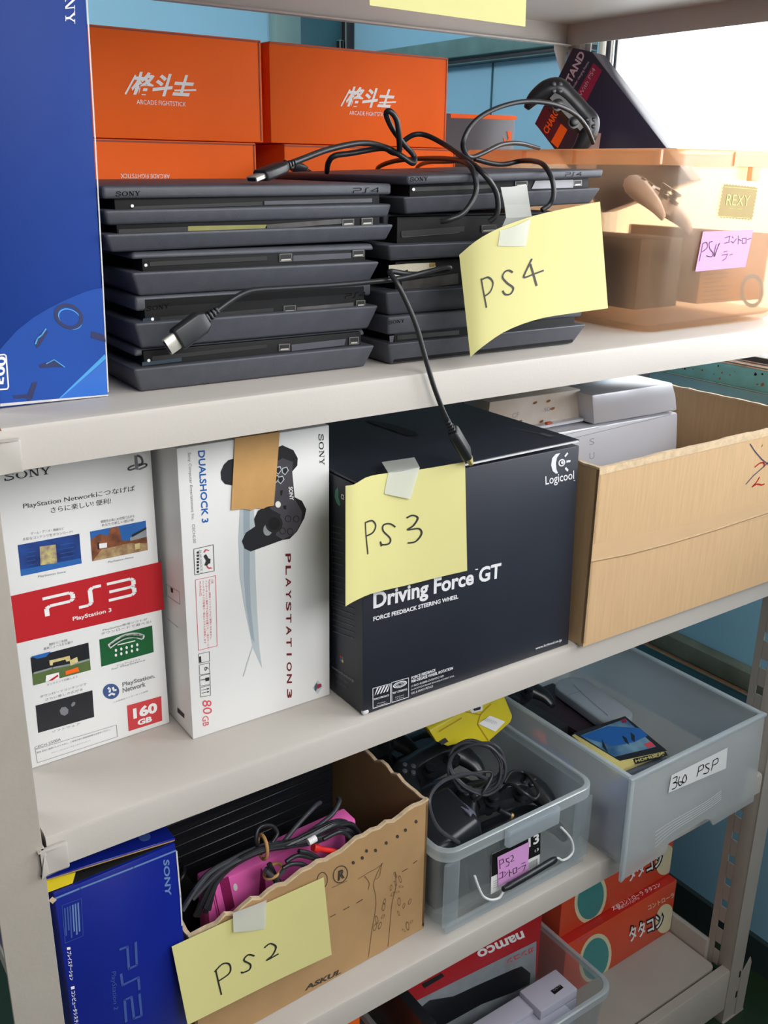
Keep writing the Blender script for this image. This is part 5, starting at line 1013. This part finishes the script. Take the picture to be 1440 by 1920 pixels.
cord('cord', path([(945, 1468, .115), (960, 1447, .125), (985, 1450, .12), (1003, 1470, .075), (1010, 1488, .052), (1001, 1498, .050), (985, 1488, .056), (957, 1470, .080), (938, 1484, .095)]), .0027, r)
r = thing('small_plug', 'tiny brass-ringed plug among the gamepads at the front of the clear handled tub', 'plug', at(955, 1530, 1, .075))
m = MB(); m.tube([at(935, 1518, 1, .08), at(948, 1525, 1, .075), at(958, 1530, 1, .07)], .004, BLACKPL2, 10, 3); m.build('plug_grip', r); m = MB(); m.tube([at(957, 1529, 1, .071), at(961, 1531, 1, .069)], .0046, mat('brass', (214, 176, 120), .35, .3, .1, 50), 12, 0); m.build('plug_ring', r)
YP = mat('yellow_pack', (226, 208, 44), .32, 0, .12, 14); YPD = mat('yellow_pack_shadow_print', (190, 160, 30), .4, 0, .1, 14)
r = thing('yellow_packet', 'yellow plastic packet with white barcode labels at the back of the clear handled tub', 'packet', at(890, 1360, 1, .2))
m = MB(); m.prism([at(x, y, 1, .185 + (1400 - y) * .0003) for x, y in ((804, 1369), (870, 1332), (905, 1318), (947, 1306), (963, 1344), (958, 1356), (916, 1393), (880, 1391), (840, 1401), (818, 1392))], (0, .035, .008), YP); m.build('packet_body', r, .004)
SY = plane(at(804, 1369, 1, .1943), at(947, 1306, 1, .2132) - at(804, 1369, 1, .1943), at(880, 1391, 1, .1877) - at(870, 1332, 1, .2054)); m = MB()
rc(m, SY, [(896, 1357), (917.5, 1341.5), (946.5, 1353), (928, 1372)], WHITEP, .001); rc(m, SY, [(879, 1329.6), (904, 1321.7), (904, 1332), (884.5, 1337.5)], WHITEP, .001)
for k in range(9): ln(m, SY, [(904 + k * 3.2, 1354 + k * .9 - 3), (912 + k * 2.2, 1347 + k * .9 - 1)], .0005, GREYINK, .0014)
rc(m, SY, [(886, 1329), (900, 1325), (900, 1330), (888, 1333)], INK, .0014); m.build('barcode_label', r)
m = MB(); ln(m, SY, [(872, 1334), (900, 1340), (920, 1320)], .0016, YPD, .001); ln(m, SY, [(900, 1340), (895, 1358), (918, 1392)], .0016, YPD, .001); ln(m, SY, [(822, 1372), (865, 1346)], .002, YPD, .001); rc(m, SY, [(822, 1390), (834, 1383), (840, 1390), (828, 1397)], INK, .001); m.build('crease', r)

# ------------------------------------------------------------------ milky drawer
r = thing('drawer', 'milky clear plastic drawer labelled 360 PSP jutting over the third shelf edge', 'drawer', (.955, .2, S3))
x0, x1, yF, yB, zt = .803, 1.112, -.030, .385, .7335
m = MB(); zb = S3 + .0006; t = .0024
m.loft([rrect(x0 + .008, x1 - .008, yF + .004, yB, zb, .012), rrect(x0 + .003, x1 - .003, yF + .002, yB, zb + .012, .012), rrect(x0 + .001, x1 - .001, yF + .001, yB, zt - .002, .008), rrect(x0 + .001 + t, x1 - .001 - t, yF + .001 + t, yB - t, zt - .002, .006), rrect(x0 + .004 + t, x1 - .004 - t, yF + .003 + t, yB - t, zb + .014, .010), rrect(x0 + .010 + t, x1 - .010 - t, yF + .005 + t, yB - t, zb + .003, .010)], DPL); m.build('drawer_body', r)
m = MB()
for xa, xb in ((x0 - .004, x0 + .0035), (x1 - .0035, x1 + .004)): m.box(xa, xb, yF + .001, yB, zt - .005, zt, RPL)
m.box(x0, x1, yB - .003, yB + .003, zt - .006, zt, RPL); m.build('rim', r, .001)
yP = yF - .0005; pf = [at(x, y, 1, yP) for x, y in ((1180, 1460), (1160, 1651), (1246, 1597), (1250, 1580), (1262, 1568), (1320, 1534), (1329, 1536), (1334, 1546), (1410, 1501), (1432, 1336))]
m = MB(); m.prism(pf, (0, -.0035, 0), DPL); pn = m.build('front_panel', r, .0012, 2)
m = MB(); m.prism([pf[0] + V3((-.001, -.006, .001)), pf[-1] + V3((.001, -.006, .001)), pf[-1] + V3((.001, -.006, -.004)), pf[0] + V3((-.001, -.006, -.004))], (0, .008, 0), RPL); m.prism([pf[0] + V3((-.0015, -.006, .001)), pf[1] + V3((-.0015, -.006, 0)), pf[1] + V3((.006, -.006, .003)), pf[0] + V3((.006, -.006, 0))], (0, .006, 0), RPL); m.build('panel_edge', r, .001)
SD = plane((x0, yP - .0035, S3), (1, 0, 0), (0, 0, 1))
m = MB(); a, b = at(1232, 1590, 1, yP), at(1350, 1500, 1, yP)
for k in range(5): ln(m, SD, [(1228, 1560 + k * 7), (1262, 1538 + k * 5), (1320, 1505 + k * 4), (1352, 1482 + k * 4)], .0008, WHITEP, .0006, 3)
m.build('grip_mould', r)
r2 = thing('paper_label', 'white paper label hand-lettered 360 PSP on the front of the milky drawer', 'label', at(1305, 1440, 1, yP))
m = MB(); rc(m, SD, [(1258, 1453), (1363, 1401), (1360, 1440), (1252, 1486)], WHITE, .0012); m.build('paper', r2)
m = MB()
for q in ([(1260, 1459), (1268, 1455), (1266, 1464), (1261, 1467), (1268, 1467), (1265, 1476), (1258, 1479)], [(1273, 1455), (1270, 1466), (1274, 1472), (1278, 1466), (1272, 1465)], [(1283, 1451), (1278, 1462), (1281, 1467), (1286, 1460), (1284, 1451)],
          [(1309, 1436), (1307, 1449), (1305, 1455)], [(1309, 1437), (1317, 1433), (1317, 1440), (1308, 1446)], [(1329, 1430), (1322, 1433), (1323, 1438), (1328, 1441), (1325, 1448), (1317, 1450)], [(1336, 1425), (1334, 1437), (1332, 1444)], [(1335, 1426), (1344, 1421), (1344, 1429), (1335, 1434)]): ln(m, SD, q, .0018, INK, .0016, 4)
m.build('handwriting', r2)
CASEA = mat('case_art_blue', (120, 160, 180), .3, 0, 0, 24, rgb2=(40, 84, 130)); CASEB = mat('case_frame_black', (36, 32, 40), .35, 0, .1, 20); YC = mat('yellow_case', (222, 208, 130), .4, 0, .06, 20); BLUEB = mat('blue_case', (40, 80, 170), .35, 0, .1, 20)
def slabbox(name, label, cat, pts, z0, z1, mt, grp=None, bev=.001):
    r = thing(name, label, cat, ((pts[0][0] + pts[2][0]) / 2, (pts[0][1] + pts[2][1]) / 2, z0), 0, grp); m = MB()
    m.hexa([V3((x, y, z0)) for x, y in pts], [V3((x, y, z1)) for x, y in pts], mt); m.build('case_body', r, bev); return r
zc = .662; A_ = [at(x, y, 2, zc) for x, y in ((1072, 1378), (1250, 1410), (1166, 1342))]
pa, pc, pb = at(1072, 1378, 2, zc), at(1250, 1408, 2, zc), at(1166, 1343, 2, zc); pd = pa + (pc - pb)
Q = [(p.x, p.y) for p in (pd, pc, pb, pa)]
r = slabbox('game_case', 'picture game case lettered HDMI on top of the pile in the milky drawer', 'case', Q, zc - .007, zc, YC)
ST_ = plane(pd, pc - pd, pa - pd); m = MB(); rc(m, ST_, [(1075, 1375), (1172, 1343), (1251, 1408), (1162, 1427)], CASEB, .0004); m.build('case_cover', r)
m = MB(); rc(m, ST_, [(1088, 1380), (1172, 1348), (1230, 1401), (1152, 1420)], CASEA, .0007); rc(m, ST_, [(1088, 1381), (1140, 1362), (1200, 1366), (1215, 1380), (1190, 1392), (1150, 1400)], PSKY, .0009)
for q in ([(1128, 1385), (1134, 1398), (1140, 1412), (1130, 1402)], [(1166, 1380), (1174, 1384), (1180, 1398), (1172, 1392)], [(1182, 1374), (1190, 1380), (1190, 1392), (1184, 1388)]): rc(m, ST_, q, PDK, .0011)
rc(m, ST_, [(1164, 1351), (1173, 1348), (1175, 1355), (1167, 1357)], CRIM, .001); rc(m, ST_, [(1207, 1396), (1220, 1391), (1229, 1400), (1215, 1403)], PINKR, .001); m.build('case_picture', r)
m = MB(); rc(m, ST_, [(1187, 1424), (1248, 1410), (1252, 1418), (1192, 1434)], CASEB, .0012); tx(m, ST_, 'HDMI変換', (1192, 1432), (1248, 1417), (1190, 1425), YC, .03, .0016); m.build('case_lettering', r)
slabbox('game_case', 'grey game case under the picture case in the milky drawer', 'case', [(x - .004, y - .006) for x, y in Q], zc - .022, zc - .0085, mat('smoke_case', (96, 104, 114), .4, 0, .08, 20), None)
slabbox('game_case', 'pale game case at the bottom of the pile in the milky drawer', 'case', [(x + .003, y + .004) for x, y in Q], S3 + .0045, zc - .024, mat('pale_case', (190, 196, 204), .4, 0, .06, 20), None)
PSPM = mat('silver_grey_metal', (186, 192, 200), .28, .35, .05, 8)
r = thing('handheld_console', 'long silver handheld console lying in the milky drawer behind the game cases', 'handheld console', at(1090, 1320, 2, .64))
e0, e1 = at(1046, 1291, 2, .640), at(1122, 1347, 2, .640); d = (e1 - e0); L = d.length; d.normalize(); n = V3((d.y, -d.x, 0)); n = -n if n.dot(V3((1, 0, 0))) < 0 else n
W_ = .072; outl = []
for s, e in ((-1, e0), (1, e1)):
    for k in range(9): a = math.pi * (k / 8 - .5); outl.append((e + n * (W_ / 2)) + d * (s * .028 * math.cos(a)) + n * (s * -W_ / 2 * math.sin(a) * -1))
m = MB(); m.prism([p + V3((0, 0, -.02)) for p in outl], (0, 0, .02), PSPM); m.build('shell', r, .004, 3)
SPP = plane(e0, d, n); m = MB(); ln(m, SPP, [(1062, 1305), (1090, 1296)], .0008, GREYINK, .0008); ln(m, SPP, [(1075, 1284), (1100, 1308), (1140, 1342)], .0008, GREYINK, .0008); m.build('seam', r)
r = slabbox('device_box', 'dark box under the silver handheld console in the milky drawer', 'box', [(.965, .20), (1.05, .20), (1.05, .37), (.965, .37)], S3 + .0045, .6185, mat('dark_plum_card', (48, 36, 44), .5, 0, .1, 20))
gamepad('black gamepad in the rear left corner of the milky drawer', (.885, .30, .664), RotE(.2, 0, .3), BLACKPL2, .9)
slabbox('device_box', 'dark box below the gamepad in the rear of the milky drawer', 'box', [(.83, .235), (.955, .235), (.955, .365), (.83, .365)], S3 + .0045, .628, mat('near_black_card', (34, 34, 38), .5, 0, .1, 20))
slabbox('memory_card', 'small red card beside the gamepad in the milky drawer', 'card', [(.852, .205), (.870, .205), (.870, .228), (.852, .228)], S3 + .0045, .655, REDPL)
slabbox('game_case', 'thin blue case standing along the left wall of the milky drawer', 'case', [(.815, .10), (.824, .10), (.824, .20), (.815, .20)], S3 + .0045, .675, BLUEB, None)
slabbox('game_case', 'small blue case at the front left corner of the milky drawer', 'case', [(.818, .004), (.868, .004), (.868, .036), (.818, .036)], S3 + .0045, .672, BLUEB, None)

# ------------------------------------------------------------------ bottom shelf
S4 = .1300
TEALP = mat('teal_print', (58, 140, 140), .4, 0, .1, 20); CRP = mat('cream_print', (216, 208, 172), .45, 0, .06, 20); GOLDT = mat('gold_label', (220, 170, 60), .4, 0, .1, 30)
def drum_box(label, y, z0, h, lo):
    r = thing('drum_controller_box', label, 'box', (1.035, y + .15, z0), 0, 'drum controller boxes')
    m = MB(); m.box(.886, 1.187, y, y + .30, z0, z0 + h, TAIKO); m.build('carton', r, .0012)
    S = plane((.886, y, z0), (1, 0, 0), (0, 0, 1)); S.lim = (.887, 1.186, z0 + .0012, z0 + h - .0012); m = MB()
    c = (1116, 1797) if lo else (1107, 1684); el(m, S, c, (30, -16), (4, 44), CRP, .0005, 30); el(m, S, c, (24.5, -13), (3.4, 37), TEALP, .0008, 30); m.build('round_print', r)
    m = MB()
    if lo:
        el(m, S, (1246, 1722), (17, -9), (2, 26), CRP, .0004); A, B, Cc = (1177, 1772), (1246, 1737), (1174, 1738)
    else:
        el(m, S, (1247, 1612), (18, -9), (2, 27), CRP, .0004); A, B, Cc = (1175, 1659), (1244, 1623), (1172, 1626)
    tx(m, S, 'タタコン', A, B, Cc, SLOT, .12, .0008); tx(m, S, 'タタコン', (A[0] + 3, A[1] - 5), (B[0] - 3, B[1] - 2), (Cc[0] + 3, Cc[1] + 2), WHITEP, .025, .0012); m.build('title_lettering', r)
    if lo:
        m = MB(); tx(m, S, 'コントローラ', (1215, 1707), (1264, 1682), (1214, 1698), CRP, .02); m.build('small_lettering', r)
        T = plane((.886, y, z0 + h), (1, 0, 0), (0, 1, 0)); m = MB(); rc(m, T, [proj(V3(p)) for p in ((.8875, y + .0015, z0 + h), (1.1855, y + .0015, z0 + h), (1.1855, y + .298, z0 + h), (.8875, y + .298, z0 + h))], REDC, .0003)
        tx(m, T, '太鼓コントローラ タタコン', (1150, 1708), (1240, 1662), (1144, 1700), WHITEP, .01, .0006); tx(m, T, '専用コントローラ', (1160, 1707), (1200, 1686), (1158, 1703), WHITEP, .01, .0006); m.build('top_print', r)
        m = MB(); rc(m, S, [(1062, 1748), (1088, 1733), (1095, 1742), (1070, 1757)], GOLDT, .0006); rc(m, S, [(1079, 1760), (1106, 1745), (1108, 1752), (1082, 1768)], PINKR, .0006); m.build('price_label', r)
drum_box('lower vermilion drum controller box with red top on the bottom shelf', .1315, S4 + .0002, .1242, 1)
drum_box('upper vermilion drum controller box stacked under the milky drawer', .1505, S4 + .1262, .120, 0)
r = thing('storage_tub', 'clear tub holding a red gun box and a silver device on the bottom shelf', 'tub', (.68, .18, S4))
tub(r, CPL, (.505, .850, .012, .345), (.498, .8655, .0085, .355), S4 + .0002, .2795, .026, .002, .0055, .012, 0, RPL)
NRED = mat('dark_red_carton', (178, 26, 36), .35, 0, .1, 8); NGREY = mat('grey_picture_print', (150, 158, 164), .35, 0, .2, 30)
r = thing('gun_box', 'red gun controller box lettered namco upside down in the clear tub on the bottom shelf', 'box', (.66, .2, S4 + .003))
m = MB(); m.box(.530, .8215, .135, .235, S4 + .0210, .372, NRED); m.build('carton', r, .0012)
S = plane((.53, .135, S4), (1, 0, 0), (0, 0, 1)); S.lim = (.531, .8205, S4 + .0225, .371); Zn = lambda l: [(x / 2.667 + 640, y / 2.667 + 1680) for x, y in l]
m = MB(); rc(m, S, Zn([(330, 545), (975, 225), (968, 460), (960, 800), (330, 900)]), NGREY, .0004); m.build('picture_panel', r)
m = MB(); rc(m, S, Zn([(385, 640), (380, 570), (440, 520), (560, 500), (690, 440), (860, 365), (900, 350), (945, 385), (940, 440), (860, 480), (700, 540), (520, 640), (430, 700)]), PDK, .0007); m.build('gun_picture', r)
m = MB(); tx(m, S, 'namco', (979, 1744), (892, 1783), (984, 1757), WHITEP, .03, .0006); m.build('wordmark', r)
m = MB(); tx(m, S, 'ガンコン', Zn([(960, 250)])[0], Zn([(820, 318)])[0], Zn([(968, 275)])[0], PINKR, .03, .0008); m.build('title_lettering', r)
m = MB(); rc(m, S, Zn([(400, 440), (500, 385), (515, 400), (415, 460)]), SLOT, .0006); m.build('hang_hole', r)
LAV = mat('lavender_grey_plastic', (188, 188, 204), .4, 0, .05, 20)
r = thing('silver_device', 'lavender grey game device with black port in the clear tub on the bottom shelf', 'device', (.7, .07, S4 + .005))
m = MB(); m.box(.575, .800, .030, .104, S4 + .0210, .2460, LAV); m.build('main_body', r, .003)
m = MB(); m.box(.742, .826, .046, .098, .2462, .2650, LAV); m.box(.800, .826, .046, .098, S4 + .03, .2462, LAV); m.build('end_block', r, .0025)
m = MB(); m.box(.580, .742, .062, .098, .2462, .2560, LAV); m.build('top_rail', r, .0015)
SDv = plane((.742, .046, .265), (1, 0, 0), (0, 1, 0)); m = MB(); rc(m, SDv, [(1032, 1858), (1050, 1846), (1057, 1852), (1040, 1865)], SLOT, .0005); tx(m, SDv, 'OUT', (1038, 1860), (1052, 1850), (1036, 1856), GREYINK, .02, .0008); m.build('port', r)
SDb = plane((.575, .03, .246), (1, 0, 0), (0, 1, 0)); m = MB(); rc(m, SDb, [(985, 1889), (1008, 1876), (1011, 1881), (988, 1894)], SLOT, .0005); m.build('slot', r)
m = MB(); M = Matrix.Translation((.805, .0458, .215)) @ Matrix.Rotation(math.pi / 2, 4, 'X'); m.lathe([(.005, 0), (.005, .003), (.003, .0035)], WHITEP, M, 12); m.build('knob', r)
r = thing('black_device', 'black device standing at the left end inside the clear tub on the bottom shelf', 'device', (.515, .15, S4 + .004))
m = MB(); m.box(.5085, .5275, .05, .22, S4 + .0210, .372, BLACKPL2); m.build('casing', r, .003)
q = at(675, 1878, 1, .12); r = thing('orange_box', 'orange box barely visible under the third shelf left of the clear tub', 'box', (q.x - .1, .2, S4))
m = MB(); m.box(q.x - .16, q.x, .12, .32, S4 + .0002, .40, ORANGE); m.build('carton', r, .001)
